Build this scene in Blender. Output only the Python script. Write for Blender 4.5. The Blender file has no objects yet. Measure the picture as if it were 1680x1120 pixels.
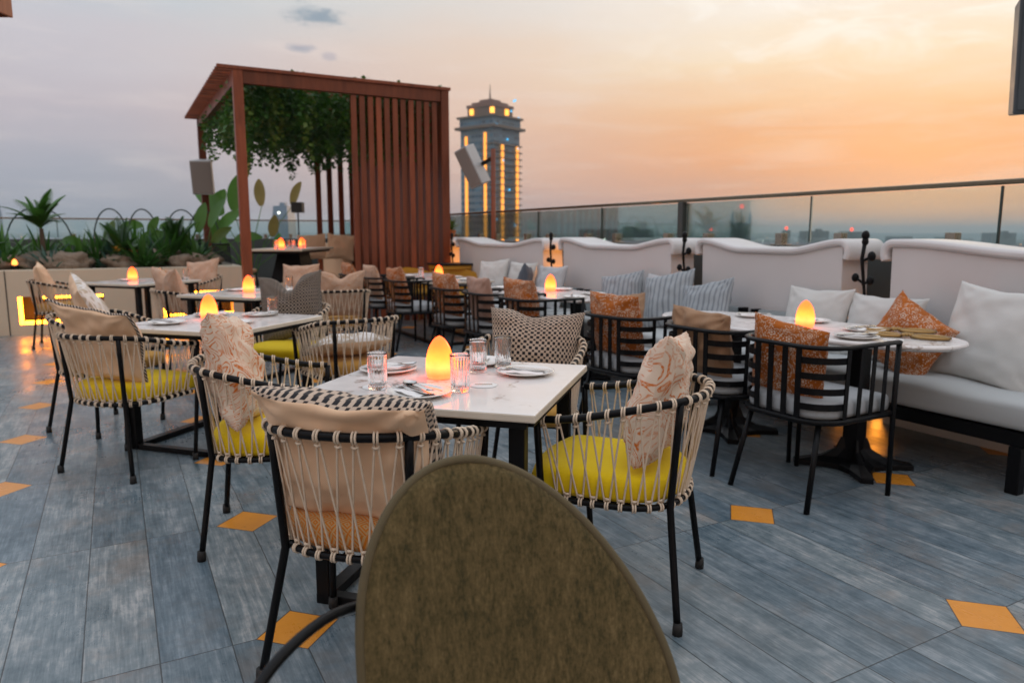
import bpy, math, random
from mathutils import Vector, Matrix, noise
R = math.radians
PI = math.pi
scene = bpy.context.scene
col = scene.collection
random.seed(7)

# ------------------------------------------------------------------ camera, sky, sun, exposure
CAM_Z = 1.24
cam_d = bpy.data.cameras.new('camera')
cam_d.sensor_width = 36
cam_d.lens = 36 * 1190 / 1680
cam_d.clip_start = 0.05
cam_d.clip_end = 12000
cam_d.dof.use_dof = True
cam_d.dof.focus_distance = 2.15
cam_d.dof.aperture_fstop = 3.4
cam = bpy.data.objects.new('camera', cam_d)
cam.location = (0, 0, CAM_Z)
cam.rotation_euler = (R(90 - 8.37), 0, 0)
col.objects.link(cam)
scene.camera = cam
scene.view_settings.view_transform = 'Standard'
scene.view_settings.look = 'None'
scene.view_settings.exposure = 0.38
scene.view_settings.gamma = 1.0
scene.render.engine = 'CYCLES'
scene.cycles.use_denoising = True
scene.cycles.max_bounces = 8
scene.cycles.transparent_max_bounces = 16
scene.cycles.caustics_reflective = False
scene.cycles.sample_clamp_indirect = 4.0


def lin(c):
    return tuple(((v / 255) / 12.92) if v / 255 <= 0.04045 else ((v / 255 + 0.055) / 1.055) ** 2.4 for v in c)


class NG:
    """short hand for writing node trees"""
    def __init__(s, tree):
        s.t = tree
        s.L = tree.links

    def put(s, sock, v):
        if v is None:
            return
        if hasattr(v, 'is_linked'):
            s.L.new(v, sock)
        else:
            if sock.type == 'RGBA' and len(v) == 3:
                v = (*v, 1)
            sock.default_value = v

    def node(s, typ, ins=None, out=0, **props):
        n = s.t.nodes.new(typ)
        for k, v in props.items():
            setattr(n, k, v)
        for k, v in (ins or {}).items():
            s.put(n.inputs[k], v)
        return n.outputs[out] if len(n.outputs) else n

    def m(s, op, a, b=None, c=None, clamp=False):
        n = s.t.nodes.new('ShaderNodeMath')
        n.operation = op
        n.use_clamp = clamp
        s.put(n.inputs[0], a)
        s.put(n.inputs[1], b)
        s.put(n.inputs[2], c)
        return n.outputs[0]

    def ss(s, v, a, b, lo=0.0, hi=1.0):
        n = s.t.nodes.new('ShaderNodeMapRange')
        n.interpolation_type = 'SMOOTHSTEP'
        s.put(n.inputs[0], v)
        for i, k in enumerate((a, b, lo, hi)):
            s.put(n.inputs[i + 1], k)
        return n.outputs[0]

    def mix(s, f, a, b, mode='MIX'):
        n = s.t.nodes.new('ShaderNodeMix')
        n.data_type = 'RGBA'
        n.blend_type = mode
        s.put(n.inputs[0], f)
        s.put(n.inputs[6], a)
        s.put(n.inputs[7], b)
        return n.outputs[2]

    def ramp(s, f, stops):
        n = s.t.nodes.new('ShaderNodeValToRGB')
        e = n.color_ramp.elements
        while len(e) < len(stops):
            e.new(0.5)
        for el, (p, c) in zip(e, stops):
            el.position = p
            el.color = (*c, 1) if len(c) == 3 else c
        s.put(n.inputs[0], f)
        return n.outputs[0]

    def noise(s, vec, scale, detail=3, rough=0.55, out=0, dist=0.0):
        return s.node('ShaderNodeTexNoise', {'Vector': vec, 'Scale': scale, 'Detail': detail, 'Roughness': rough,
                                             'Distortion': dist}, out)

    def map(s, vec, sc=(1, 1, 1), loc=(0, 0, 0), rot=(0, 0, 0)):
        return s.node('ShaderNodeMapping', {'Vector': vec, 'Scale': sc, 'Location': loc, 'Rotation': rot})

    def sep(s, vec):
        n = s.t.nodes.new('ShaderNodeSeparateXYZ')
        s.put(n.inputs[0], vec)
        return n.outputs

    def comb(s, x, y, z=0.0):
        n = s.t.nodes.new('ShaderNodeCombineXYZ')
        for i, v in enumerate((x, y, z)):
            s.put(n.inputs[i], v)
        return n.outputs[0]


# sky: dusk gradient over the real directions, sun behind thin cloud to the right
world = bpy.data.worlds.new('World')
scene.world = world
world.use_nodes = True
wt = world.node_tree
wt.nodes.clear()
g = NG(wt)
gen = g.node('ShaderNodeTexCoord', out=0)
sx, sy, sz = g.sep(gen)
hl = g.m('SQRT', g.m('ADD', g.m('MULTIPLY', sx, sx), g.m('MULTIPLY', sy, sy)))
saz = g.m('DIVIDE', sx, g.m('MAXIMUM', hl, 0.001))
wob = g.noise(g.map(gen, (1.5, 1.5, 9)), 2.2, 5, 0.6)
el = g.m('ADD', sz, g.m('MULTIPLY', g.m('SUBTRACT', wob, 0.5), 0.075))
elc = g.m('MAXIMUM', el, 0.0)
ZEN = (1.20, 1.24, 1.34)
LFT = [(0.0, lin((152, 158, 174))), (0.068, lin((166, 168, 182))), (0.147, lin((192, 183, 191))),
       (0.22, lin((200, 195, 202))), (0.29, lin((190, 202, 210))), (0.55, (0.75, 0.82, 0.94)), (1.0, ZEN)]
CEN = [(0.0, lin((182, 154, 154))), (0.068, lin((210, 170, 156))), (0.147, lin((228, 188, 164))),
       (0.22, lin((232, 206, 186))), (0.29, lin((226, 216, 208))), (0.55, (0.86, 0.89, 0.95)), (1.0, ZEN)]
RGT = [(0.0, lin((182, 142, 134))), (0.045, lin((206, 150, 126))), (0.10, lin((234, 162, 112))),
       (0.150, lin((240, 187, 140))), (0.21, lin((246, 220, 186))), (0.29, lin((248, 241, 231))),
       (0.55, (0.96, 0.94, 0.94)), (1.0, ZEN)]
cl = g.ramp(elc, LFT)
cc = g.ramp(elc, CEN)
cr = g.ramp(elc, RGT)
f1 = g.ss(saz, -0.55, 0.06)
f2 = g.ss(saz, -0.06, 0.33)
skyc = g.mix(f2, g.mix(f1, cl, cc), cr)
# sky behind the viewer: low peach glow added, stands in for restaurant lights
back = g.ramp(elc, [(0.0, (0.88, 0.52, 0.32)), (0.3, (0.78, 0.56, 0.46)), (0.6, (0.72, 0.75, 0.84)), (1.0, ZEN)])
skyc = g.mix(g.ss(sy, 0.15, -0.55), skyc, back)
# thin streaky clouds and two dark wisps
str_ = g.noise(g.map(gen, (2, 2, 16)), 3.0, 6, 0.6, dist=0.6)
skyc = g.mix(g.m('MULTIPLY', g.ss(str_, 0.45, 0.72), 0.22), skyc, (0.86, 0.76, 0.71))
puff = g.noise(g.map(gen, (3, 3, 9)), 2.4, 7, 0.62, dist=0.8)
puff = g.m('MULTIPLY', g.ss(puff, 0.46, 0.62), g.m('MULTIPLY', g.ss(sz, 0.15, 0.26), g.ss(saz, 0.05, 0.35)))
skyc = g.mix(g.m('MULTIPLY', puff, 0.55), skyc, (1.02, 0.97, 0.90))


def wisp(px, py, rx, rz, amt, c):
    global skyc
    x, zz = (px - 840) / 1190, math.sin(math.atan((560 - py) / 1190) - R(8.37))
    a = math.sin(math.atan(x))
    dx = g.m('DIVIDE', g.m('SUBTRACT', saz, a), rx)
    dz = g.m('DIVIDE', g.m('SUBTRACT', sz, zz), rz)
    d = g.m('SQRT', g.m('ADD', g.m('MULTIPLY', dx, dx), g.m('MULTIPLY', dz, dz)))
    nn = g.noise(g.map(gen, (1, 1, 2.5)), 26, 5, 0.65)
    k = g.ss(g.m('ADD', d, g.m('MULTIPLY', g.m('SUBTRACT', nn, 0.5), 2.2)), 1.0, 0.2)
    k = g.m('MULTIPLY', g.m('MULTIPLY', k, amt), g.ss(sy, 0.0, 0.2))
    skyc = g.mix(k, skyc, c)


wisp(535, 40, 0.046, 0.016, 0.85, lin((132, 150, 166)))
wisp(503, 90, 0.026, 0.007, 0.7, lin((150, 155, 172)))
wisp(552, 102, 0.012, 0.006, 0.5, lin((165, 160, 175)))
below = g.ss(sz, -0.02, 0.0)
skyc = g.mix(below, (0.10, 0.11, 0.12), skyc)
nish = g.node('ShaderNodeTexSky', sky_type='NISHITA', sun_disc=False, sun_elevation=R(3.0), sun_rotation=R(30))
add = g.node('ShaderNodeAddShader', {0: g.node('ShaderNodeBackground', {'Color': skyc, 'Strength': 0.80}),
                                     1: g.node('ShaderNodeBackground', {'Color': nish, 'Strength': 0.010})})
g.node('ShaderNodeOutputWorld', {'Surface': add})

sun_d = bpy.data.lights.new('sun', 'SUN')
sun_d.energy = 0.5
sun_d.angle = R(14)
sun_d.color = (1.0, 0.66, 0.40)
sun = bpy.data.objects.new('sun', sun_d)
sun.rotation_euler = Vector((-math.sin(R(30)), -math.cos(R(30)), -math.tan(R(7)))).to_track_quat('-Z', 'Y').to_euler()
sun.location = (60, 100, 30)
col.objects.link(sun)

# ------------------------------------------------------------------ terrace axes: u runs along the planks and the glass rail
UX, UY = -0.4782, 0.8782
HU, HV = -28.57, 61.43           # headings (degrees clockwise from +Y) of the u and v axes


def W(u, v, z=0.0):
    return Vector((UX * u + UY * v, UY * u - UX * v, z))


# ------------------------------------------------------------------ mesh builder
class MB:
    def __init__(s):
        s.v, s.f, s.sm, s.mi, s.uv = [], [], [], [], {}

    def add(s, vs, fs, smooth=False, mi=0, uvs=None):
        o = len(s.v)
        s.v += [tuple(p) for p in vs]
        if uvs:
            for i, q in enumerate(uvs):
                s.uv[o + i] = q
        for q in fs:
            s.f.append(tuple(i + o for i in q))
            s.sm.append(smooth)
            s.mi.append(mi)
        return s

    def box(s, c, size, rot=None, mi=0):
        x, y, z = (d / 2 for d in size)
        vs = [Vector(p) for p in ((-x, -y, -z), (x, -y, -z), (x, y, -z), (-x, y, -z), (-x, -y, z), (x, -y, z), (x, y, z), (-x, y, z))]
        if rot is not None:
            vs = [rot @ p for p in vs]
        vs = [p + Vector(c) for p in vs]
        return s.add(vs, [(0, 3, 2, 1), (4, 5, 6, 7), (0, 1, 5, 4), (1, 2, 6, 5), (2, 3, 7, 6), (3, 0, 4, 7)], mi=mi)

    def bar(s, a, b, w, h=None, up=(0, 0, 1), mi=0):
        a, b = Vector(a), Vector(b)
        h = h or w
        d = b - a
        y = d.normalized()
        u = Vector(up)
        if abs(u.dot(y)) > 0.98:
            u = Vector((0, 1, 0))
        x = y.cross(u).normalized()
        z = x.cross(y)
        M = Matrix((x, y, z)).transposed()
        return s.box((a + b) / 2, (w, d.length, h), M, mi)

    def tube(s, pts, r, n=8, closed=False, caps=True, mi=0, flat=None):
        pts = [Vector(p) for p in pts]
        N = len(pts)
        rr = r if isinstance(r, (list, tuple)) else [r] * N
        vs, fs = [], []
        ref = None
        for i, p in enumerate(pts):
            if closed:
                t = pts[(i + 1) % N] - pts[i - 1]
            else:
                t = pts[min(i + 1, N - 1)] - pts[max(i - 1, 0)]
            t = t.normalized() if t.length > 1e-9 else Vector((0, 0, 1))
            if ref is None:
                ref = Vector((0, 0, 1)) if abs(t.z) < 0.9 else Vector((1, 0, 0))
            a = (ref - t * ref.dot(t))
            a = a.normalized() if a.length > 1e-6 else t.orthogonal().normalized()
            ref = a
            b = t.cross(a)
            for k in range(n):
                an = 2 * PI * (k + 0.5) / n
                ca, cb = math.cos(an), math.sin(an)
                if flat:
                    ca *= flat[0]
                    cb *= flat[1]
                vs.append(p + (a * ca + b * cb) * rr[i])
        for i in range(N if closed else N - 1):
            j = (i + 1) % N
            for k in range(n):
                l = (k + 1) % n
                fs.append((i * n + k, i * n + l, j * n + l, j * n + k))
        s.add(vs, fs, n > 4, mi)
        if caps and not closed:
            o = len(s.v) - len(vs)
            s.f += [tuple(o + k for k in range(n))[::-1], tuple(o + (N - 1) * n + k for k in range(n))]
            s.sm += [False, False]
            s.mi += [mi, mi]
        return s

    def lathe(s, prof, n=32, c=(0, 0, 0), mi=0, ribs=None):
        c = Vector(c)
        vs, fs = [], []
        for (r, z) in prof:
            for k in range(n):
                a = 2 * PI * k / n
                q = r
                if ribs and ribs[1] < z < ribs[2] and r > 0:
                    q = r - ribs[3] * (0.5 - 0.5 * math.cos(ribs[0] * a))
                vs.append(c + Vector((q * math.cos(a), q * math.sin(a), z)))
        for i in range(len(prof) - 1):
            for k in range(n):
                l = (k + 1) % n
                fs.append((i * n + k, i * n + l, (i + 1) * n + l, (i + 1) * n + k))
        return s.add(vs, fs, True, mi)

    def grid(s, P, nu, nv, smooth=True, mi=0, uv=None, closed_u=False):
        vs = [P(i / nu, j / nv) for j in range(nv + 1) for i in range(nu + 1)]
        uvs = [uv(i / nu, j / nv) for j in range(nv + 1) for i in range(nu + 1)] if uv else None
        fs = [(j * (nu + 1) + i, j * (nu + 1) + i + 1, (j + 1) * (nu + 1) + i + 1, (j + 1) * (nu + 1) + i)
              for j in range(nv) for i in range(nu)]
        return s.add(vs, fs, smooth, mi, uvs)

    def prism(s, outline, z0, z1, mi=0, smooth=False):
        n = len(outline)
        vs = [(x, y, z0) for x, y in outline] + [(x, y, z1) for x, y in outline]
        s.add(vs, [tuple(range(n))[::-1], tuple(range(n, 2 * n))], False, mi)
        s.add(vs, [(i, (i + 1) % n, n + (i + 1) % n, n + i) for i in range(n)], smooth, mi)
        return s

    def stack(s, rings, smooth=True, mi=0, caps=True):
        n = len(rings[0])
        vs = [p for r in rings for p in r]
        fs = [(i * n + k, i * n + (k + 1) % n, (i + 1) * n + (k + 1) % n, (i + 1) * n + k)
              for i in range(len(rings) - 1) for k in range(n)]
        if caps:
            fs += [tuple(range(n))[::-1], tuple((len(rings) - 1) * n + k for k in range(n))]
        return s.add(vs, fs, smooth, mi)

    def mesh(s, name, mats):
        me = bpy.data.meshes.new(name)
        me.from_pydata(s.v, [], s.f)
        me.polygons.foreach_set('use_smooth', s.sm)
        for m_ in (mats if isinstance(mats, (list, tuple)) else [mats]):
            me.materials.append(m_)
        me.polygons.foreach_set('material_index', s.mi)
        if s.uv:
            l = me.uv_layers.new(name='UVMap')
            for lp in me.loops:
                l.data[lp.index].uv = s.uv.get(lp.vertex_index, (0, 0))
        me.update()
        return me

    def build(s, name, mats, parent=None, bevel=0, label=None):
        o = bpy.data.objects.new(name, s.mesh(name, mats))
        col.objects.link(o)
        if parent:
            o.parent = parent
        if bevel:
            b = o.modifiers.new('bevel', 'BEVEL')
            b.width = bevel
            b.segments = 2
            b.limit_method = 'ANGLE'
            b.angle_limit = R(40)
        if label:
            o['label'] = label
        return o


def tag(o, label=None, cat=None, group=None, kind=None):
    for k, v in (('label', label), ('category', cat), ('group', group), ('kind', kind)):
        if v:
            o[k] = v
    return o


def place(o, loc, heading=0.0, tilt=0.0, roll=0.0):
    o.matrix_basis = Matrix.Translation(Vector(loc)) @ Matrix.Rotation(R(-heading), 4, 'Z') @ \
        Matrix.Rotation(R(tilt), 4, 'X') @ Matrix.Rotation(R(roll), 4, 'Y')
    return o


def thing(name, label, cat, loc=(0, 0, 0), heading=0.0, group=None):
    o = bpy.data.objects.new(name, None)
    o.empty_display_size = 0.1
    col.objects.link(o)
    place(o, loc, heading)
    return tag(o, label, cat, group)


def copy_tree(o, parent=None):
    c = o.copy()
    col.objects.link(c)
    if parent:
        c.parent = parent
        c.matrix_parent_inverse = o.matrix_parent_inverse.copy()
    for ch in list(o.children):
        copy_tree(ch, c)
    return c


# ------------------------------------------------------------------ materials
MATS = {}


def mat(name, color=(0.5, 0.5, 0.5), rough=0.6, metal=0.0, spec=0.5, bump=None, **kw):
    """bump = (kind, scale, strength); extra keywords set Principled inputs"""
    m_ = bpy.data.materials.new(name)
    m_.use_nodes = True
    t = m_.node_tree
    t.nodes.clear()
    n = NG(t)
    bs = t.nodes.new('ShaderNodeBsdfPrincipled')
    out = t.nodes.new('ShaderNodeOutputMaterial')
    t.links.new(bs.outputs[0], out.inputs[0])
    n.bs, n.out = bs, out
    n.obj = n.node('ShaderNodeTexCoord', out=3)
    n.uvc = n.node('ShaderNodeTexCoord', out=2)
    n.put(bs.inputs['Base Color'], color)
    n.put(bs.inputs['Roughness'], rough)
    n.put(bs.inputs['Metallic'], metal)
    n.put(bs.inputs['Specular IOR Level'], spec)
    for k, v in kw.items():
        n.put(bs.inputs[k.replace('_', ' ')], v)
    if bump:
        n.bump(n.noise(n.obj, bump[0], 4), bump[1], bump[2] if len(bump) > 2 else 0.01)
    MATS[name] = m_
    m_['_'] = 1
    return m_, n


def _bump(n, h, strength, dist=0.01):
    b = n.node('ShaderNodeBump', {'Height': h, 'Strength': strength, 'Distance': dist})
    n.put(n.bs.inputs['Normal'], b)


NG.bump = _bump


def simple(name, color, rough=0.6, metal=0.0, var=0.15, scale=8, bump=None, **kw):
    m_, n = mat(name, color, rough, metal, bump=bump, **kw)
    if var:
        k = n.noise(n.obj, scale, 5, 0.6)
        c = n.mix(k, tuple(v * (1 - var) for v in color), tuple(min(1, v * (1 + var)) for v in color))
        n.put(n.bs.inputs['Base Color'], c)
        n.put(n.bs.inputs['Roughness'], n.ss(k, 0.2, 0.8, max(0.02, rough - 0.08), min(1, rough + 0.08)))
    return m_


def fabric(name, color, weave=900, var=0.10, stripes=None, sheen=0.10, pattern=None):
    m_, n = mat(name, color, 0.9, spec=0.2)
    uv = n.uvc
    big = n.noise(uv, 7, 4)
    x, y, _ = n.sep(uv)
    wv = n.m('MULTIPLY', n.m('SINE', n.m('MULTIPLY', x, weave)), n.m('SINE', n.m('MULTIPLY', y, weave)))
    base = n.mix(big, tuple(v * (1 - var) for v in color), tuple(min(1, v * (1 + var)) for v in color))
    h = wv
    if pattern:
        base, ph = pattern(n, uv, x, y, base)
        h = n.m('ADD', n.m('MULTIPLY', wv, 0.5), ph) if ph else wv
    base = n.mix(n.m('MULTIPLY', n.ss(wv, -1, 1), 0.12), base, (0.02, 0.02, 0.02))
    n.put(n.bs.inputs['Base Color'], base)
    n.put(n.bs.inputs['Sheen Weight'], sheen)
    n.put(n.bs.inputs['Sheen Roughness'], 0.5)
    n.bump(h, 0.18, 0.002)
    return m_


def pat_dots(sc, dark, light, th=0.0):
    def f(n, uv, x, y, base):
        a = n.m('SINE', n.m('MULTIPLY', x, sc))
        b = n.m('SINE', n.m('MULTIPLY', y, sc))
        k = n.m('MULTIPLY', n.ss(a, th - 0.25, th + 0.25), n.ss(b, th - 0.25, th + 0.25))
        rows = n.m('MULTIPLY', n.ss(n.m('MULTIPLY', a, -1), 0.1, 0.6), n.ss(n.m('MULTIPLY', b, -1), 0.2, 0.6))
        k = n.m('MAXIMUM', k, rows)
        return n.mix(k, light, dark), n.m('MULTIPLY', n.m('ADD', a, b), 0.5)
    return f


def pat_floral(bg, bg2, fg, sc=9.5):
    def f(n, uv, x, y, base):
        wob = n.noise(uv, 14, 3, out=1)
        v2 = n.node('ShaderNodeVectorMath', {0: uv, 1: n.node('ShaderNodeVectorMath', {0: wob, 'Scale': 0.02}, operation='SCALE')}, operation='ADD')
        vor = n.t.nodes.new('ShaderNodeTexVoronoi')
        vor.voronoi_dimensions = '2D'
        n.put(vor.inputs['Vector'], v2)
        n.put(vor.inputs['Scale'], sc)
        n.put(vor.inputs['Randomness'], 0.85)
        d = vor.outputs['Distance']
        rel = n.node('ShaderNodeVectorMath', {0: v2, 1: n.node('ShaderNodeVectorMath', {0: vor.outputs['Position'], 'Scale': 1.0}, operation='SCALE')}, operation='SUBTRACT')
        rx, ry, _ = n.sep(rel)
        rnd = n.sep(vor.outputs['Color'])
        an = n.m('ADD', n.m('ARCTAN2', ry, rx), n.m('MULTIPLY', rnd[0], 6.28))
        pet = n.m('SINE', n.m('MULTIPLY', an, n.m('ROUND', n.m('ADD', 5, n.m('MULTIPLY', rnd[1], 5)))))
        rad = n.m('ADD', n.m('ADD', 0.27, n.m('MULTIPLY', rnd[2], 0.16)), n.m('MULTIPLY', pet, 0.10))
        inside = n.ss(n.m('SUBTRACT', d, rad), 0.03, -0.03)
        ring = n.ss(n.m('ABSOLUTE', n.m('SUBTRACT', d, n.m('MULTIPLY', rad, 0.62))), 0.035, 0.075)
        core = n.ss(n.m('SINE', n.m('MULTIPLY', d, 60)), -0.7, 0.2)
        k = n.m('MULTIPLY', n.m('MULTIPLY', inside, ring), core)
        # leaves and stems between the flowers
        w2 = n.noise(uv, 26, 2, 0.5, dist=1.6)
        leaf = n.ss(n.m('ABSOLUTE', n.m('SUBTRACT', w2, 0.56)), 0.035, 0.012)
        leaf = n.m('MULTIPLY', leaf, n.m('SUBTRACT', 1.0, inside))
        k = n.m('MAXIMUM', k, n.m('MULTIPLY', leaf, 0.85))
        bgc = n.mix(n.ss(n.noise(uv, 9, 3), 0.45, 0.6), bg, bg2)
        return n.mix(k, bgc, fg), None
    return f


def pat_paisley(bg, fg, sc=1.0):
    def f(n, uv, x, y, base):
        wob = n.noise(n.map(uv, (sc, sc, 1)), 5.5, 1.5, 0.5, dist=2.4)
        band = n.m('SINE', n.m('MULTIPLY', wob, 42))
        line = n.ss(n.m('ABSOLUTE', band), 0.72, 0.30)
        a = n.m('SINE', n.m('MULTIPLY', n.m('ADD', x, n.m('MULTIPLY', wob, 0.3)), 420))
        b = n.m('SINE', n.m('MULTIPLY', n.m('ADD', y, n.m('MULTIPLY', wob, 0.3)), 420))
        dash = n.ss(n.m('MULTIPLY', a, b), -0.25, 0.15)
        dens = n.ss(n.noise(n.map(uv, (sc, sc, 1)), 5, 2), 0.40, 0.52)
        k = n.m('MULTIPLY', line, n.m('ADD', 0.60, n.m('MULTIPLY', dash, 0.40)))
        k = n.m('MULTIPLY', k, n.m('ADD', 0.50, n.m('MULTIPLY', dens, 0.50)))
        return n.mix(k, bg, fg), None
    return f


def pat_blotch(bg, fg):
    def f(n, uv, x, y, base):
        vor = n.node('ShaderNodeTexVoronoi', {'Vector': n.map(uv, (1.0, 0.55, 1), rot=(0, 0, 0.9)), 'Scale': 20, 'Randomness': 0.9},
                     feature='DISTANCE_TO_EDGE')
        k = n.ss(n.m('ADD', vor, n.m('MULTIPLY', n.noise(uv, 20, 2), 0.12)), 0.13, 0.20)
        return n.mix(k, bg, fg), None
    return f


def pat_stripe(c1, c2, sc):
    def f(n, uv, x, y, base):
        s1 = n.m('SINE', n.m('MULTIPLY', x, sc))
        k = n.ss(s1, 0.2, 0.75)
        return n.mix(k, c1, c2), n.m('MULTIPLY', s1, 1.2)
    return f


def pat_weave(c1, c2, sc):
    def f(n, uv, x, y, base):
        ch = n.node('ShaderNodeTexChecker', {'Vector': uv, 'Scale': sc / 12}, out=1)
        s1 = n.m('SINE', n.m('MULTIPLY', n.m('ADD', x, y), sc))
        s2 = n.m('SINE', n.m('MULTIPLY', n.m('SUBTRACT', x, y), sc))
        s_ = n.node('ShaderNodeMix', {0: ch, 2: s1, 3: s2})
        return n.mix(n.ss(s_, -0.3, 0.3), c1, c2), None
    return f


black_metal = simple('black_metal', (0.004, 0.0045, 0.0055), 0.36, 0.0, 0.3, 20, bump=(180, 0.08, 0.002), Specular_IOR_Level=0.15)
rubber = simple('black_rubber', (0.01, 0.01, 0.01), 0.7, 0, 0.2, 30)
rope = simple('beige_rope', (0.68, 0.56, 0.43), 0.85, 0, 0.18, 60, bump=(900, 0.5, 0.002))
cushion_yellow = fabric('yellow_fabric', (0.84, 0.60, 0.008), 1500, 0.08)
cushion_tan = fabric('tan_fabric', (0.55, 0.30, 0.07), 1500, 0.08)
cushion_weave = fabric('orange_weave', (0.5, 0.2, 0.05), 1500, 0.08, pattern=pat_weave((0.62, 0.20, 0.02), (0.58, 0.37, 0.17), 480))
cushion_grey = fabric('grey_fabric', (0.38, 0.41, 0.43), 1500, 0.08)
linen_cream = fabric('cream_linen', (0.80, 0.56, 0.37), 1400, 0.07)
linen_white = fabric('white_linen', (0.62, 0.63, 0.61), 1200, 0.05)
linen_pale = fabric('pale_grey_linen', (0.50, 0.52, 0.54), 1200, 0.06)
linen_dark = fabric('slate_linen', (0.10, 0.12, 0.15), 1200, 0.06)
taupe = fabric('taupe_linen', (0.36, 0.22, 0.13), 1200, 0.08)
taupe_pink = fabric('rose_taupe_linen', (0.42, 0.26, 0.20), 1200, 0.08)
hound = fabric('black_dot_weave', (0.5, 0.4, 0.3), 1500, pattern=pat_dots(275, (0.012, 0.012, 0.016), (0.52, 0.41, 0.32), -0.08))
dkcheck = fabric('dark_dot_weave', (0.3, 0.25, 0.2), 1500, pattern=pat_dots(300, (0.010, 0.010, 0.012), (0.27, 0.23, 0.19), -0.25))
floral = fabric('rust_floral', (0.4, 0.1, 0.02), 1300, pattern=pat_floral((0.42, 0.115, 0.012), (0.36, 0.10, 0.012), (0.60, 0.48, 0.38)))
paisley = fabric('orange_paisley', (0.6, 0.5, 0.4), 1300, pattern=pat_paisley((0.72, 0.60, 0.48), (0.60, 0.16, 0.018)))
paisley_soft = fabric('peach_paisley', (0.6, 0.5, 0.4), 1300, pattern=pat_paisley((0.56, 0.40, 0.30), (0.52, 0.25, 0.12), 1.3))
blotch = fabric('silver_blotch', (0.6, 0.5, 0.4), 1300, pattern=pat_blotch((0.74, 0.72, 0.70), (0.50, 0.42, 0.33)))
stripe = fabric('blue_grey_stripe', (0.3, 0.36, 0.42), 1300, pattern=pat_stripe((0.36, 0.405, 0.435), (0.22, 0.25, 0.28), 150))
trim_mat, n = mat('black_white_braid', (0.5, 0.4, 0.3), 0.85)
_c = n.node('ShaderNodeTexWave', {'Vector': n.obj, 'Scale': 34, 'Distortion': 1.2, 'Detail': 2.0}, out=1, bands_direction='DIAGONAL')
n.put(n.bs.inputs['Base Color'], n.mix(n.ss(_c, 0.38, 0.46), (0.60, 0.52, 0.44), (0.01, 0.01, 0.016)))
n.bump(_c, 0.6, 0.004)
bench_fab = fabric('bench_fabric', (0.45, 0.48, 0.485), 1200, 0.07)
ribbed = fabric('ribbed_grey', (0.3, 0.34, 0.36), 1200, pattern=pat_stripe((0.33, 0.37, 0.38), (0.20, 0.23, 0.24), 420))

# white stone table top with pale veins
marble, n = mat('white_marble', (0.78, 0.76, 0.74), 0.14, spec=0.55)
_w = n.noise(n.obj, 2.2, 5, 0.6, out=1)
_v = n.node('ShaderNodeVectorMath', {0: n.obj, 1: n.node('ShaderNodeVectorMath', {0: _w, 'Scale': 0.7}, operation='SCALE')}, operation='ADD')
_e = n.node('ShaderNodeTexVoronoi', {'Vector': _v, 'Scale': 2.6}, feature='DISTANCE_TO_EDGE')
_k = n.m('MULTIPLY', n.ss(_e, 0.030, 0.0), n.ss(n.noise(n.obj, 5, 3), 0.42, 0.62))
_c = n.mix(n.noise(n.obj, 3, 5), (0.80, 0.79, 0.78), (0.70, 0.67, 0.65))
n.put(n.bs.inputs['Base Color'], n.mix(_k, _c, (0.40, 0.33, 0.28)))
n.put(n.bs.inputs['Roughness'], n.ss(n.noise(n.obj, 14, 4), 0.3, 0.7, 0.10, 0.24))
edge_mat = simple('marble_edge', (0.66, 0.60, 0.50), 0.35, 0, 0.1, 20)
china = simple('white_china', (0.74, 0.73, 0.70), 0.16, 0, 0.03, 10)
napkin_m = simple('white_napkin', (0.80, 0.79, 0.78), 0.9, 0, 0.05, 40, bump=(300, 0.2, 0.002))
steel = simple('polished_steel', (0.62, 0.60, 0.58), 0.16, 1.0, 0.08, 30)
brass = simple('aged_brass', (0.32, 0.20, 0.08), 0.32, 1.0, 0.35, 25)
ink = simple('dark_ink', (0.03, 0.04, 0.06), 0.6, 0, 0.1, 30)
gold_ink = simple('gold_ink', (0.36, 0.22, 0.08), 0.5, 0, 0.2, 60)
glass_m, n = mat('clear_glass', (1, 1, 1), 0.02, spec=0.5, Transmission_Weight=1.0, IOR=1.42)
card_m = simple('white_card', (0.72, 0.72, 0.71), 0.6, 0, 0.04, 30)

# lit egg lamps: warm, brighter towards the bulb low inside
egg_m, n = mat('lit_egg_glass', (0.30, 0.10, 0.02), 0.35)
_z = n.sep(n.obj)[2]
_hot = n.ss(n.m('ABSOLUTE', n.m('SUBTRACT', _z, 0.052)), 0.10, 0.0)
_c = n.ramp(n.m('MULTIPLY', _z, 6.4), [(0.0, (1.0, 0.030, 0.012)), (0.10, (1.0, 0.062, 0.014)), (0.30, (1.0, 0.150, 0.030)),
                                       (0.50, (1.0, 0.125, 0.013)), (0.75, (1.0, 0.082, 0.006)), (1.0, (1.0, 0.056, 0.004))])
_nz = n.noise(n.obj, 22, 3)
n.put(n.bs.inputs['Emission Color'], _c)
n.put(n.bs.inputs['Emission Strength'], n.m('MULTIPLY', n.m('ADD', n.m('ADD', 3.6, n.ss(_z, 0.020, 0.0, 0.0, 3.5)), n.m('MULTIPLY', _hot, 1.2)), n.ss(_nz, 0.1, 0.9, 0.85, 1.15)))


def emit(name, c, s):
    m_, n_ = mat(name, c, 0.5)
    n_.put(n_.bs.inputs['Emission Color'], c)
    n_.put(n_.bs.inputs['Emission Strength'], s)
    return m_


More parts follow.
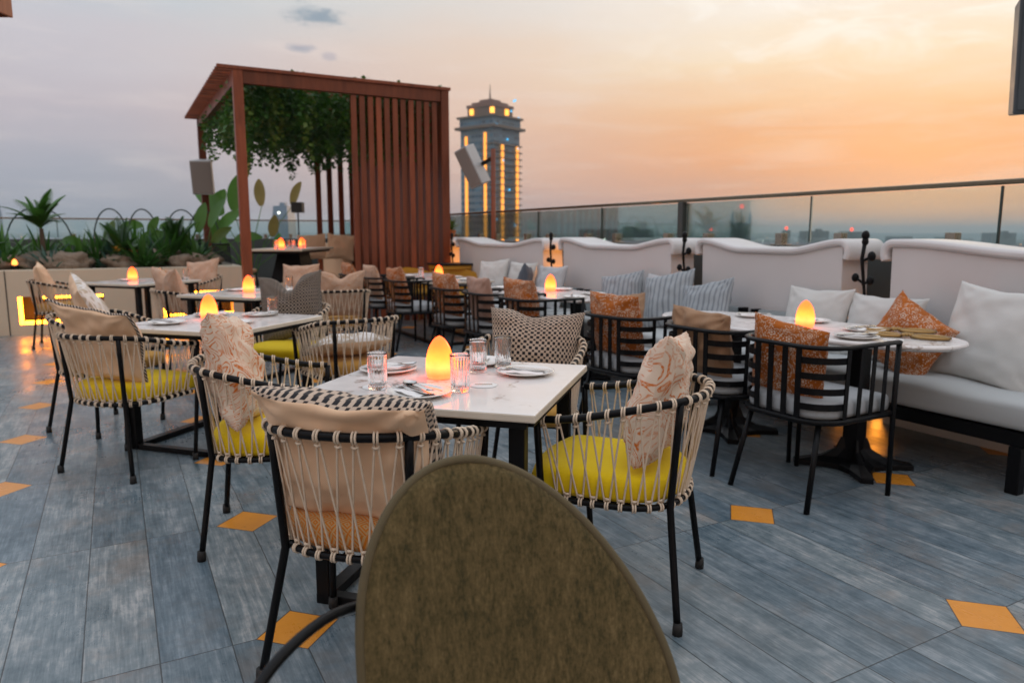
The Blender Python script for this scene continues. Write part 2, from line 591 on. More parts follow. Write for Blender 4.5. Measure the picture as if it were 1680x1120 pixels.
led_yellow = emit('led_yellow', (1.0, 0.29, 0.012), 19.0)
led_warm = emit('led_warm', (1.0, 0.33, 0.035), 9.0)
tower_strip = emit('tower_strip_light', (1.0, 0.37, 0.045), 1.05)
tower_win = emit('tower_lamp', (1.0, 0.42, 0.06), 1.7)
cyan_l = emit('cyan_lamp', (0.05, 0.45, 0.8), 1.2)
red_l = emit('red_lamp', (1.0, 0.06, 0.02), 2.5)
white_l = emit('white_lamp', (0.9, 0.95, 0.85), 3.0)
candle = emit('candle_flame', (1.0, 0.28, 0.05), 2.6)

# wood-look floor tiles with orange diamonds (object x = v axis, object y = u axis)
floor_m, n = mat('wood_tile_floor', (0.2, 0.24, 0.28), 0.35)
fx, fy, _ = n.sep(n.obj)
pv = n.m('DIVIDE', n.m('SUBTRACT', fx, 0.435), 0.2)
pu = n.m('SUBTRACT', fy, 0.215)
iv, iu = n.m('FLOOR', pv), n.m('FLOOR', pu)
wn = n.t.nodes.new('ShaderNodeTexWhiteNoise')
wn.noise_dimensions = '2D'
n.put(wn.inputs['Vector'], n.comb(iv, iu))
rv = wn.outputs['Value']
rc = n.sep(wn.outputs['Color'])
loc3 = n.comb(n.m('ADD', fx, n.m('MULTIPLY', rc[0], 30)), n.m('ADD', fy, n.m('MULTIPLY', rc[1], 30)), 0)
grain = n.noise(n.map(loc3, (30, 2.0, 1)), 1.9, 9, 0.66, dist=0.25)
cloud = n.noise(n.map(loc3, (9, 3.4, 1)), 1.0, 7, 0.68, dist=0.5)
mott = n.noise(loc3, 16, 4, 0.7)
fine = n.noise(n.map(loc3, (120, 5, 1)), 1.3, 4, 0.6)
val = n.m('ADD', n.m('ADD', n.m('MULTIPLY', grain, 0.30), n.m('MULTIPLY', cloud, 0.36)), n.m('ADD', n.m('MULTIPLY', mott, 0.20), n.m('MULTIPLY', fine, 0.18)))
wood = n.ramp(val, [(0.34, (0.026, 0.046, 0.060)), (0.44, (0.080, 0.122, 0.148)), (0.53, (0.160, 0.208, 0.236)), (0.66, (0.39, 0.42, 0.435))])
wood = n.mix(n.ss(n.noise(loc3, 3.0, 5, 0.65), 0.50, 0.68), wood, n.mix(0.45, wood, (0.21, 0.18, 0.155)))
wood = n.mix(n.m('MULTIPLY', n.ss(n.noise(n.map(loc3, (14, 5, 1)), 1.0, 6, 0.72), 0.56, 0.72), 0.42), wood, (0.035, 0.055, 0.066))
wood = n.mix(1.0, wood, n.mix(rv, (0.66, 0.74, 0.80), (1.30, 1.18, 1.10)), 'MULTIPLY')
knot = n.node('ShaderNodeTexVoronoi', {'Vector': n.map(loc3, (3.2, 1.1, 1)), 'Scale': 1.3, 'Randomness': 1.0})
kring = n.m('MULTIPLY', n.ss(n.m('SINE', n.m('MULTIPLY', n.m('ADD', knot, n.m('MULTIPLY', mott, 0.05)), 170)), 0.55, 0.95), n.ss(knot, 0.13, 0.02))
wood = n.mix(n.m('MULTIPLY', kring, 0.35), wood, (0.04, 0.05, 0.055))
wrap = lambda c, o: n.m('ABSOLUTE', n.m('SUBTRACT', n.m('FRACT', n.m('ADD', n.m('SUBTRACT', c, o), 0.5)), 0.5))
dd = n.m('ADD', wrap(fx, 0.432), wrap(fy, 0.215))
line_v = n.m('MULTIPLY', n.m('SUBTRACT', 0.5, n.m('ABSOLUTE', n.m('SUBTRACT', n.m('FRACT', pv), 0.5))), 0.2)
line_u = n.m('SUBTRACT', 0.5, n.m('ABSOLUTE', n.m('SUBTRACT', n.m('FRACT', pu), 0.5)))
jn = n.m('MULTIPLY', n.m('SUBTRACT', mott, 0.5), 0.002)
ln = n.m('MINIMUM', line_v, line_u)
groove = n.ss(n.m('ADD', ln, jn), 0.0028, 0.0010)
wood = n.mix(n.m('MULTIPLY', groove, 0.85), wood, (0.022, 0.026, 0.028))
orange = n.mix(n.noise(n.obj, 9, 5, 0.65), (0.60, 0.215, 0.018), (0.82, 0.335, 0.042))
orange = n.mix(n.m('MULTIPLY', n.ss(n.noise(n.obj, 30, 4, 0.7), 0.60, 0.72), 0.35), orange, (0.18, 0.08, 0.03))
inside = n.ss(dd, 0.1290, 0.1270)
border = n.ss(n.m('ABSOLUTE', n.m('SUBTRACT', dd, 0.1285)), 0.0040, 0.0018)
fc = n.mix(inside, wood, orange)
fc = n.mix(n.m('MULTIPLY', border, 0.8), fc, (0.022, 0.026, 0.028))
dirt = n.noise(n.obj, 1.1, 6, 0.65)
fc = n.mix(n.m('MULTIPLY', n.ss(dirt, 0.50, 0.72), 0.30), fc, (0.05, 0.055, 0.055))
n.put(n.bs.inputs['Base Color'], fc)
n.put(n.bs.inputs['Roughness'], n.m('ADD', n.ss(dirt, 0.35, 0.65, 0.18, 0.40), n.m('MULTIPLY', grain, 0.12)))
n.bump(n.m('SUBTRACT', n.m('MULTIPLY', grain, 0.25), n.m('MULTIPLY', groove, n.m('SUBTRACT', 1.0, inside))), 0.25, 0.003)

plaster = simple('white_plaster', (0.62, 0.615, 0.62), 0.62, 0, 0.06, 3, bump=(40, 0.06, 0.01))
planter_m = simple('beige_wall_panel', (0.60, 0.52, 0.40), 0.5, 0, 0.08, 2, bump=(30, 0.05, 0.01))
dark_m = simple('dark_recess', (0.02, 0.018, 0.016), 0.7, 0, 0.3, 5)
parapet_m = simple('dark_parapet', (0.05, 0.06, 0.06), 0.6, 0, 0.2, 3)
rail_m = simple('bronze_rail', (0.20, 0.165, 0.115), 0.18, 0.9, 0.2, 4)
spigot_m = simple('steel_clamp', (0.35, 0.31, 0.26), 0.3, 1.0, 0.2, 20)
wood_red, n = mat('red_brown_slat_wood', (0.2, 0.07, 0.04), 0.45, spec=0.3)
_g = n.noise(n.map(n.obj, (22, 22, 1.6)), 1.5, 6, 0.6, dist=0.4)
_b = n.noise(n.obj, 1.5, 3)
n.put(n.bs.inputs['Base Color'], n.mix(_g, n.mix(_b, (0.13, 0.030, 0.013), (0.23, 0.058, 0.024)), (0.31, 0.095, 0.045)))
n.bump(_g, 0.25, 0.003)
_r = n.node('ShaderNodeObjectInfo', out=5)
_bc = n.bs.inputs['Base Color'].links[0].from_socket
_st = n.ss(n.noise(n.map(n.obj, (5, 5, 0.7)), 1.3, 5, 0.7), 0.42, 0.68)
_bc = n.mix(n.m('MULTIPLY', _st, 0.45), _bc, (0.055, 0.018, 0.010))
n.put(n.bs.inputs['Base Color'], n.mix(1.0, _bc, n.mix(_r, (0.62, 0.60, 0.58), (1.20, 1.12, 1.08)), 'MULTIPLY'))
soil_m = simple('planter_soil', (0.10, 0.075, 0.055), 0.95, 0, 0.4, 12, bump=(25, 0.8, 0.03))
rock_m = simple('sand_coloured_rock', (0.22, 0.17, 0.125), 0.92, 0, 0.45, 9, bump=(22, 1.0, 0.05))
bark_m = simple('palm_bark', (0.09, 0.06, 0.04), 0.9, 0, 0.35, 30, bump=(60, 0.7, 0.01))
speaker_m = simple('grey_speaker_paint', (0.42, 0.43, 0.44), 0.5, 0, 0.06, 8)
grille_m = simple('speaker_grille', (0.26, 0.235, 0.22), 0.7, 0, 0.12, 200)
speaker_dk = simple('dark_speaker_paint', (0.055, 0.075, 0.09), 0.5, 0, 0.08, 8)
terra = simple('terracotta', (0.42, 0.14, 0.04), 0.8, 0, 0.15, 12)
yellow_sh = simple('mustard_upholstery', (0.50, 0.26, 0.02), 0.7, 0, 0.10, 12, bump=(300, 0.2, 0.002))


def leafmat(name, c, var=0.35):
    m_, n_ = mat(name, c, 0.42, spec=0.4)
    k = n_.noise(n_.obj, 5, 4, 0.6)
    rnd = n_.node('ShaderNodeObjectInfo', out=5)
    c2 = n_.mix(k, tuple(v * (1 - var) for v in c), tuple(v * (1 + var) for v in c))
    n_.put(n_.bs.inputs['Base Color'], c2)
    tr = n_.node('ShaderNodeBsdfTranslucent', {'Color': tuple(min(1, v * 1.6) for v in c)})
    mx = n_.node('ShaderNodeMixShader', {0: 0.22, 1: n_.bs.outputs[0], 2: tr})
    n_.put(n_.out.inputs[0], mx)
    return m_


leaf_dk = leafmat('dark_leaf', (0.034, 0.110, 0.018))
leaf_md = leafmat('mid_leaf', (0.055, 0.160, 0.020))
leaf_lt = leafmat('light_leaf', (0.100, 0.170, 0.030))
leaf_bl = leafmat('blue_green_leaf', (0.045, 0.105, 0.080))
leaf_br = leafmat('yellowing_leaf', (0.21, 0.17, 0.05))
flower_m = simple('orange_petal', (0.70, 0.30, 0.03), 0.7, 0, 0.2, 12)
hoop_m = simple('dark_green_hoop', (0.02, 0.05, 0.05), 0.5, 0, 0.2, 9)

rail_glass, n = mat('balustrade_glass', (1, 1, 1), 0.02)
_t = n.node('ShaderNodeBsdfTransparent', {'Color': (0.89, 0.945, 0.93)})
_gl = n.node('ShaderNodeBsdfGlossy', {'Color': (0.85, 0.95, 0.95), 'Roughness': 0.03})
_fr = n.node('ShaderNodeFresnel', {'IOR': 1.45})
n.put(n.out.inputs[0], n.node('ShaderNodeMixShader', {0: n.m('MULTIPLY', _fr, 0.8), 1: _t, 2: _gl}))

tweed, n = mat('olive_tweed', (0.2, 0.17, 0.11), 0.92, spec=0.15)
_a = n.noise(n.map(n.obj, (170, 170, 45)), 1.0, 4, 0.65)
_b = n.noise(n.map(n.obj, (34, 34, 9)), 1.0, 4, 0.65)
_d = n.noise(n.obj, 150, 4, 0.7)
_v = n.m('ADD', n.m('MULTIPLY', _a, 0.42), n.m('ADD', n.m('MULTIPLY', _b, 0.33), n.m('MULTIPLY', _d, 0.25)))
_c = n.ramp(_v, [(0.32, (0.020, 0.026, 0.014)), (0.44, (0.066, 0.052, 0.020)), (0.55, (0.122, 0.090, 0.038)), (0.70, (0.205, 0.152, 0.072))])
n.put(n.bs.inputs['Base Color'], _c)
n.put(n.bs.inputs['Sheen Weight'], 0.2)
n.bump(_v, 0.4, 0.003)
tweed_edge = simple('olive_piping', (0.105, 0.083, 0.042), 0.85, 0, 0.25, 90, bump=(500, 0.4, 0.002))

# ------------------------------------------------------------------ setting
HEADF = R(28.57)      # rotation of the terrace frame (object x = v, object y = u)


def tplace(o):
    o.rotation_euler = (0, 0, HEADF)
    return o


def structure(name, mb, m_, bevel=0):
    return tag(mb.build(name, m_, None, bevel), None, None, None, 'structure')


mb = MB()
mb.add([(-16, -9, 0), (5.1, -9, 0), (5.1, 19.2, 0), (-16, 19.2, 0), (-16, -9, -3), (5.1, -9, -3), (5.1, 19.2, -3), (-16, 19.2, -3)],
       [(0, 1, 2, 3), (0, 4, 5, 1), (1, 5, 6, 2), (2, 6, 7, 3), (3, 7, 4, 0)])
tplace(structure('terrace_floor', mb, floor_m))

city_ground, n = mat('city_ground', (0.05, 0.07, 0.06), 0.9)
_v = n.node('ShaderNodeTexVoronoi', {'Vector': n.obj, 'Scale': 0.012}, out=1)
n.put(n.bs.inputs['Base Color'], n.mix(n.noise(n.obj, 0.02, 5), (0.03, 0.05, 0.035), n.mix(0.4, (0.12, 0.12, 0.11), _v)))
mb = MB()
mb.add([(-7000, -300, -60), (7000, -300, -60), (7000, 8500, -60), (-7000, 8500, -60)], [(0, 1, 2, 3)])
structure('ground', mb, city_ground)

# parapet under the glass
mb = MB()
mb.box((5.22, 4.75, 0.57), (0.34, 28.3, 1.15))
tplace(tag(mb.build('parapet_wall', parapet_m, None, 0.01), 'dark low parapet wall under the right glass balustrade', 'wall'))
mb = MB()
mb.box((-5.4, 18.75, 0.57), (20.8, 0.3, 1.15))
tplace(tag(mb.build('parapet_wall', parapet_m, None, 0.01), 'dark low parapet wall behind the planted bed', 'wall'))


def balustrade(name, label, fixed, a, b, step, first, along_u):
    """glass panels between a and b at fixed cross position, with rail, clamps and posts"""
    t = thing(name, label, 'balustrade')
    t.rotation_euler = (0, 0, HEADF)
    P = (lambda s, z: (fixed, s, z)) if along_u else (lambda s, z: (s, fixed, z))
    rl = MB()
    rl.bar(P(a, 1.585), P(b, 1.585), 0.055, 0.034)
    rl.build('handrail', rail_m, t, 0.008)
    k = first
    while k < b - 0.1:
        e = min(k + step, b)
        p = MB()
        p.bar(P(k + 0.008, 1.365), P(e - 0.008, 1.365), 0.012, 0.385)
        pane = p.build('glass_panel', rail_glass, t)
        for q in (k + 0.3, e - 0.3):
            c = MB()
            x, y, z = P(q, 1.19)
            c.box((x, y, z), (0.075, 0.075, 0.13))
            c.box((x, y, 1.152), (0.13, 0.13, 0.012))
            c.build('clamp', spigot_m, pane, 0.004)
        j = MB()
        j.bar(P(k, 1.18), P(k, 1.56), 0.016, 0.013)
        j.build('joint_strip', hoop_m, pane)
        k += step
    return t, P


bt, P = balustrade('glass_balustrade', 'long glass balustrade with bronze handrail behind the white booth walls', 5.2, -2.0, 18.75, 1.51, -1.78, True)
for q in (5.86, 11.9):
    p = MB()
    p.box((5.2, q, 1.36), (0.06, 0.075, 0.43))
    p.build('post', parapet_m, bt, 0.004)
bt2, P2 = balustrade('glass_balustrade', 'glass balustrade with thin dark rail behind the plants', 18.75, -15.0, 5.2, 1.55, -15.0, False)

# ------------------------------------------------------------------ white booth walls with scrolled coping
def booth_wall(u0, u1, sag, endz, label):
    L = u1 - u0
    t = thing('booth_wall', label, 'booth wall', W((u0 + u1) / 2, 4.38), HU, 'white scrolled walls behind the benches')
    # local x = -v direction? heading HU puts local +Y along u and local +X along v
    h = L / 2

    def top(s):
        a = abs(s) / h
        q = min(1.0, max(0.0, (a - 0.30) / 0.60))
        q = q * q * (3 - 2 * q)
        return sag + (endz - sag) * q
    N = 40
    ys = [-h + 0.07 + (L - 0.14) * i / N for i in range(N + 1)]
    body = MB()
    rings = []
    for y in ys:
        zt = top(y) - 0.05
        rings.append([Vector((0.035, y, 0)), Vector((0.02, y, zt * 0.5)), Vector((0.0, y, zt)), Vector((0.27, y, zt)), Vector((0.33, y, 0))])
    body.stack(rings, smooth=False)
    body.build('wall_panel', plaster, t, 0.006)
    # coping: band following the sag and rolling down over both ends
    path = []
    rr = 0.085
    pts = []
    for i in range(9):
        a = PI + PI / 2 * i / 8 * 1.0
        pts.append((-h + rr + rr * math.cos(PI - PI / 2 * i / 8 + 0) * 1.0, top(h) - rr + rr * math.sin(PI - PI / 2 * i / 8)))
    left = [(-h + 0.012, top(h) - rr - 0.06), (-h, top(h) - rr - 0.025)] + pts
    mid = [(-h + rr + (L - 2 * rr) * i / N, top(-h + rr + (L - 2 * rr) * i / N)) for i in range(1, N)]
    right = [(-y, z) for y, z in left][::-1]
    path = left + mid + right
    cp = MB()
    rings = []
    th = 0.050
    n_ = len(path)
    for i, (y, z) in enumerate(path):
        y0, z0 = path[max(0, i - 1)]
        y1, z1 = path[min(n_ - 1, i + 1)]
        d = Vector((y1 - y0, z1 - z0)).normalized()
        nx = Vector((d.y, -d.x))      # inward
        o, q = Vector((y, z)), Vector((y, z)) + nx * th
        fr, bk = -0.03, 0.36
        prof = [(fr + 0.012, o), (fr, o + nx * 0.014), (fr, o + nx * 0.034), (fr + 0.014, q), (bk, q), (bk, o)]
        rings.append([Vector((x, p[0], p[1])) for x, p in prof])
    cp.stack(rings, smooth=True)
    cp.build('coping', plaster, t, 0.004)
    return t


booth_wall(0.35, 3.02, 1.150, 1.212, 'white scrolled booth wall at the right edge behind the rust pillow')
booth_wall(3.24, 4.74, 1.145, 1.212, 'short white scrolled booth wall behind the cream and striped pillows')
booth_wall(5.00, 6.93, 1.140, 1.210, 'white scrolled booth wall behind the blue striped pillows')
booth_wall(7.23, 9.72, 1.130, 1.202, 'long white scrolled booth wall behind the white and slate pillows')
booth_wall(9.98, 10.60, 1.13, 1.20, 'short white booth wall beside the slatted screen')


def gap_set(u, label, i_label, top=1.1):
    if True:
        t = thing('gap_light', label, 'wall light', W(u, 4.62), HU, 'warm uplights between the booth walls')
        MB().box((0, 0, 0.02), (0.10, 0.10, 0.04)).build('base', black_metal, t, 0.004)
        MB().box((0, 0, 0.04 + (top - 0.04) / 2), (0.035, 0.05, top - 0.04)).build('light_strip', led_warm, t, 0.008)
    p = W(u, 4.36)
    o = thing('iron_scroll', i_label, 'ornament', p, HU, 'black iron ornaments between the booth walls')
    k = MB()
    k.tube([(0, 0, 0), (0, 0.01, 0.5), (0, -0.02, 0.85), (0, 0.015, 1.08), (0, 0.0, 1.2)], [0.010, 0.010, 0.010, 0.012, 0.014], 8)
    k.build('stem', black_metal, o)
    for y, z, r_ in ((0.0, 1.235, 0.026), (0.0, 1.195, 0.022), (-0.055, 1.10, 0.026), (0.055, 0.955, 0.024), (-0.055, 0.94, 0.024), (0.05, 0.78, 0.02)):
        q = MB()
        q.lathe([(0.001, -r_ * 1.25)] + [(r_ * math.cos(a), r_ * 1.25 * math.sin(a)) for a in [R(-60), R(-30), 0, R(30), R(60)]] + [(0.001, r_ * 1.25)], 12, (0, y, z))
        q.tube([(0, 0, z - 0.03), (0, y, z)], 0.009, 6)
        q.build('knob', black_metal, o)


gap_set(3.13, 'warm light strip in the nearest gap between booth walls', 'black iron ornament in the nearest booth wall gap', 0.55)
gap_set(4.87, 'warm light strip in the gap left of the short booth wall', 'black iron ornament in the second booth wall gap', 0.6)
gap_set(7.08, 'warm light strip in the gap above the middle oval table', 'black iron ornament in the glowing third booth wall gap')
gap_set(9.85, 'warm light strip in the farthest gap beside yellow chairs', 'black iron ornament in the farthest booth wall gap')

# ------------------------------------------------------------------ benches
def bench(u0, u1, label):
    L = u1 - u0
    t = thing('bench', label, 'bench', W((u0 + u1) / 2, 3.72), HU, 'upholstered benches in front of the white walls')
    h = L / 2
    f = MB()
    f.bar((0.03, -h, 0.27), (0.03, h, 0.27), 0.05, 0.07)
    f.bar((0.57, -h, 0.27), (0.57, h, 0.27), 0.05, 0.07)
    f.bar((0.055, -h + 0.026, 0.27), (0.545, -h + 0.026, 0.27), 0.05, 0.068)
    f.bar((0.055, h - 0.026, 0.27), (0.545, h - 0.026, 0.27), 0.05, 0.068)
    f.box((0.3, 0, 0.295), (0.5, L - 0.1, 0.014))
    f.build('frame', black_metal, t, 0.004)
    for x in (0.03, 0.57):
        for y in (-h + 0.1, h - 0.1):
            MB().box((x, y, 0.117), (0.06, 0.06, 0.234)).build('leg', black_metal, t, 0.004)
    n_ = 60
    c = MB()

    def sec(y):
        e = min(1, (h - abs(y)) / 0.05)
        e = max(0.0, 1 - (1 - e) ** 2) ** 0.5
        w = 0.006 * math.sin(y * 9) + 0.005 * noise.noise(Vector((y * 3, u0, 0)))
        pts = []
        for a in range(28):
            th = 2 * PI * (a + 0.5) / 28
            sx_ = math.copysign(abs(math.cos(th)) ** 0.28, math.cos(th))
            sz_ = math.copysign(abs(math.sin(th)) ** 0.35, math.sin(th))
            x = 0.29 + 0.315 * sx_ * (0.96 + 0.04 * e)
            z = 0.385 + 0.075 * sz_ * (0.75 + 0.25 * e)
            if sz_ > 0:
                z += (w + 0.010 * noise.noise(Vector((x * 5, y * 3, u0))))
            pts.append(Vector((x, y, z)))
        return pts
    c.stack([sec(-h + 0.005 + (L - 0.01) * i / n_) for i in range(n_ + 1)])
    c.build('seat_cushion', bench_fab, t)
    b = MB()
    b.grid(lambda s, q: Vector((0.575 - 0.03 * math.sin(PI * q) + 0.03 * q, -h + 0.05 + (L - 0.1) * s, 0.44 + 0.23 * q)), 40, 6,
           uv=lambda s, q: (L * s, 0.23 * q))
    b.grid(lambda s, q: Vector((0.62 + 0.03 * q, h - 0.05 - (L - 0.1) * s, 0.44 + 0.23 * q)), 40, 2, uv=lambda s, q: (L * s, 0.23 * q))
    b.grid(lambda s, q: Vector((0.605 + 0.045 * q, -h + 0.05 + (L - 0.1) * s, 0.67)), 40, 1, uv=lambda s, q: (L * s, 0.1 * q))
    b.build('backrest', ribbed, t)
    for y in (-h + 0.025, h - 0.025):
        MB().box((0.60, y, 0.49), (0.07, 0.045, 0.37)).build('end_post', black_metal, t, 0.004)
    return t


bench(1.70, 4.02, 'grey upholstered bench on black legs beside the nearest oval table')
bench(4.10, 6.30, 'grey upholstered bench under the blue striped pillows')
bench(6.40, 8.70, 'far grey upholstered bench under white and slate pillows')

# ------------------------------------------------------------------ pillows
def pillow_mesh(name, w, h, t, front, back, seed=0, pinch=0.10, chop=0.0, wr=0.010, fold=0.0, wrap=0.0, full=0.42):
    mb = MB()
    n_ = 30

    def pos(s, q, side):
        a, b = 2 * s - 1, 2 * q - 1
        # denser near the rim
        a = math.sin(a * PI / 2) * 0.55 + a * 0.45
        b = math.sin(b * PI / 2) * 0.55 + b * 0.45
        prof = max(0.0, (1 - a * a) * (1 - b * b)) ** full
        x = a * w / 2 * (1 - pinch * (1 - b * b) * abs(a) ** 1.5)
        z = b * h / 2 * (1 - pinch * (1 - a * a) * abs(b) ** 1.5)
        y = side * t / 2 * prof
        v = Vector((a * 2.2 + seed * 3.1, b * 2.2, side * 1.7 + seed))
        n1 = noise.noise(v)
        # creases running in from the corners
        d = math.hypot(abs(a) - 1, abs(b) - 1)
        ang = math.atan2(1 - abs(b), 1 - abs(a))
        cr = math.sin(ang * 11 + seed + 3 * n1) * math.exp(-d * 2.2)
        ed = noise.noise(Vector((a * 5 + seed, b * 5, 4.0 + side)))
        y += side * wr * (1.6 * n1 + 0.9 * cr + 0.7 * ed) * min(1, prof * 2.0)
        if chop:
            c_ = math.exp(-(a / 0.30) ** 2)
            z -= chop * c_ * max(0.0, b) ** 1.6
            y *= 1 - 0.45 * c_ * max(0.0, b)
        if fold:
            y -= fold * max(0.0, b - 0.15) ** 1.6
        z += 0.010 * noise.noise(Vector((a * 2.5, seed, b))) * abs(b)
        return Vector((x, y, z))
    uv = lambda s, q: ((s - 0.5) * w + seed * 0.37, (q - 0.5) * h + seed * 0.21)
    mb.grid(lambda s, q: pos(1 - s, q, 1), n_, n_, mi=0, uv=uv)
    mb.grid(lambda s, q: pos(s, q, -1), n_, n_, mi=1, uv=uv)
    if wrap:
        for j in range(n_):
            for i in range(n_):
                if j >= n_ - wrap or i >= n_ - max(1, wrap - 2):
                    mb.mi[n_ * n_ + j * n_ + i] = 0
    me = mb.mesh(name, [front, back])
    return me, pos


PSEED = [0]


def pillow(label, loc, heading, tilt=12, roll=0, w=0.45, h=0.45, t=0.15, front=None, back=None, group=None, trim=False, **kw):
    PSEED[0] += 1
    me, pos = pillow_mesh('pillow', w, h, t, front, back or front, seed=PSEED[0] * 1.37, **kw)
    o = bpy.data.objects.new('pillow', me)
    col.objects.link(o)
    place(o, loc, heading, tilt, roll)
    tag(o, label, 'pillow', group)
    if trim:
        n_ = 60
        loop = [(i / n_, 1.0) for i in range(n_)] + [(1.0, 1 - i / n_) for i in range(n_)] + \
               [(1 - i / n_, 0.0) for i in range(n_)] + [(0.0, i / n_) for i in range(n_)]
        k = MB()
        for dy, sc in ((-0.004, 1.0), (0.005, 1.0)):
            pts = []
            for s, q in loop:
                p = pos(s, q, 1)
                pts.append(Vector((p.x * sc, p.y + dy, p.z * sc)))
            k.tube(pts, 0.0042, 6, closed=True)
        k.build('braid_trim', trim_mat, o)
    return o


# ------------------------------------------------------------------ rope armchairs
def u_path(hw, fy, sy_, b, z0, z1, ns=10, na=34):
    """plan of the rail: straight arm, round back, straight arm; height rises to the back"""
    pts = []
    for i in range(ns):
        q = i / ns
        pts.append((-hw, fy + (sy_ - fy) * q))
    for i in range(na + 1):
        a = PI + PI * i / na
        c_, s_ = math.cos(a), math.sin(a)
        e = 0.82
        pts.append((hw * math.copysign(abs(c_) ** e, c_), sy_ + b * math.copysign(abs(s_) ** e, s_)))
    for i in range(1, ns + 1):
        q = i / ns
        pts.append((hw, sy_ + (fy - sy_) * q))
    out = []
    for x, y in pts:
        k = min(1, max(0, (fy - y) / (fy - sy_ + b)))
        out.append(Vector((x, y, z0 + (z1 - z0) * (k * k * (3 - 2 * k)))))
    return out


def sample(path, t):
    d = [0]
    for a, b in zip(path, path[1:]):
        d.append(d[-1] + (b - a).length)
    s = min(max(t, 0), 1) * d[-1]
    for i in range(len(d) - 1):
        if d[i + 1] >= s - 1e-9:
            k = (s - d[i]) / max(1e-9, d[i + 1] - d[i])
            p = path[i].lerp(path[i + 1], k)
            return p, (path[i + 1] - path[i]).normalized()
    return path[-1], (path[-1] - path[-2]).normalized()


RAIL = u_path(0.272, 0.22, -0.02, 0.262, 0.655, 0.735)
RING = u_path(0.240, 0.19, -0.02, 0.205, 0.385, 0.385)
rr_ = MB().tube(RAIL, 0.0125, 10)
top_rail_me = rr_.mesh('top_rail', black_metal)
rg_ = MB().tube(RING, 0.0105, 8)
rg_.tube([RING[0], RING[-1]], 0.0105, 8)
for q in (0.3, 0.5, 0.7):
    p_, _ = sample(RING, q)
    rg_.tube([p_, (p_.x * 0.95, RING[0].y, 0.385)], 0.008, 6)
ring_me = rg_.mesh('seat_ring', black_metal)
rp = MB()
NK = 26
ROPE_R = 0.0034
for i in range(NK):
    t_ = (i + 0.5) / NK
    rj = random.uniform(-0.12, 0.12) / NK
    p, d = sample(RAIL, t_ + rj)
    up = Vector((0, 0, 1))
    side = d.cross(up).normalized()
    for off in (-0.0042, 0.0042):
        c_ = p + d * off
        rp.tube([c_ + (up * math.cos(a) + side * math.sin(a)) * 0.0150 for a in [2 * PI * k / 10 for k in range(10)]], ROPE_R, 5, closed=True)
    rp.tube([p - d * 0.009 - up * 0.024, p + side * 0.006 - up * 0.026, p + d * 0.009 - up * 0.024], ROPE_R * 1.2, 5)
    q, d2 = sample(RING, t_ + rj * 0.5)
    s2 = d2.cross(up).normalized()
    for off in (-0.004, 0.004):
        c_ = q + d2 * off
        rp.tube([c_ + (up * math.cos(a) + s2 * math.sin(a)) * 0.0130 for a in [2 * PI * k / 10 for k in range(10)]], ROPE_R, 5, closed=True)
    rp.tube([q - d2 * 0.008 + up * 0.022, q + s2 * 0.006 + up * 0.023, q + d2 * 0.008 + up * 0.022], ROPE_R * 1.3, 5)
    for sgn in (-1, 1):
        j = i + sgn * 1
        if j < 0 or j >= NK:
            j = i
        q2, d3 = sample(RING, (j + 0.5) / NK + sgn * -0.1 / NK)
        a_ = p + d * 0.004 * sgn - up * 0.014
        b_ = q2 - d3 * 0.004 * sgn + up * 0.013
        mid = a_.lerp(b_, 0.5) + side * 0.002 * sgn
        rp.tube([a_, mid, b_], ROPE_R, 5, caps=False)
rope_me = rp.mesh('rope_lacing', rope)
LEGS = []
for sg in (-1, 1):
    f_ = Vector((sg * 0.272, 0.22, 0.655))
    LEGS.append([[f_, Vector((sg * 0.262, 0.205, 0.385)), Vector((sg * 0.25, 0.175, 0.012))]])
    t_ = 0.345 if sg < 0 else 0.655
    a_, _ = sample(RAIL, t_)
    b_, _ = sample(RING, t_)
    b_ = b_ + Vector((b_.x * 0.09, b_.y * 0.09, 0))
    LEGS.append([[a_, b_, Vector((sg * 0.25, -0.245, 0.012))]])
leg_mes = []
for (pts,) in LEGS:
    lm = MB().tube([pts[0].lerp(pts[1], k / 4) for k in range(5)] + [pts[1].lerp(pts[2], k / 4) for k in range(1, 5)], 0.0118, 8)
    ft = MB().tube([pts[2] + Vector((0, 0, 0.028)), pts[2] + Vector((0, 0, 0.008)), pts[2] + Vector((0, 0, -0.0115))], [0.0145, 0.0165, 0.0165], 8)
    leg_mes.append((lm.mesh('leg', black_metal), ft.mesh('foot_cap', rubber)))


def seat_mesh(m_):
    mb = MB()

    def ring(k, z, jit=0.0):
        pts = []
        for i in range(48):
            t = i / 48
            if t < 0.8:
                p, _ = sample(RING, t / 0.8)
            else:
                p = RING[-1].lerp(RING[0], (t - 0.8) / 0.2)
                p = p + Vector((0, 0.03 * math.sin(PI * (t - 0.8) / 0.2), 0))
            yy = p.y * 1.32 if p.y > 0 else p.y
            pts.append(Vector((p.x * k, yy * k + 0.004, z)))
        return pts
    rings = [ring(0.86, 0.392), ring(0.955, 0.398), ring(0.985, 0.415), ring(0.99, 0.445), ring(0.975, 0.462), ring(0.93, 0.474), ring(0.80, 0.481),
             ring(0.55, 0.486), ring(0.25, 0.488), ring(0.02, 0.489)]
    mb.stack(rings)
    for i, v in enumerate(mb.v):
        mb.uv[i] = (v[0] + 0.35 * v[2], v[1] + 0.7 * v[2])
    return mb.mesh('seat_cushion', m_)


SEATS = {k: seat_mesh(v) for k, v in (('yellow', cushion_yellow), ('tan', cushion_tan), ('weave', cushion_weave))}


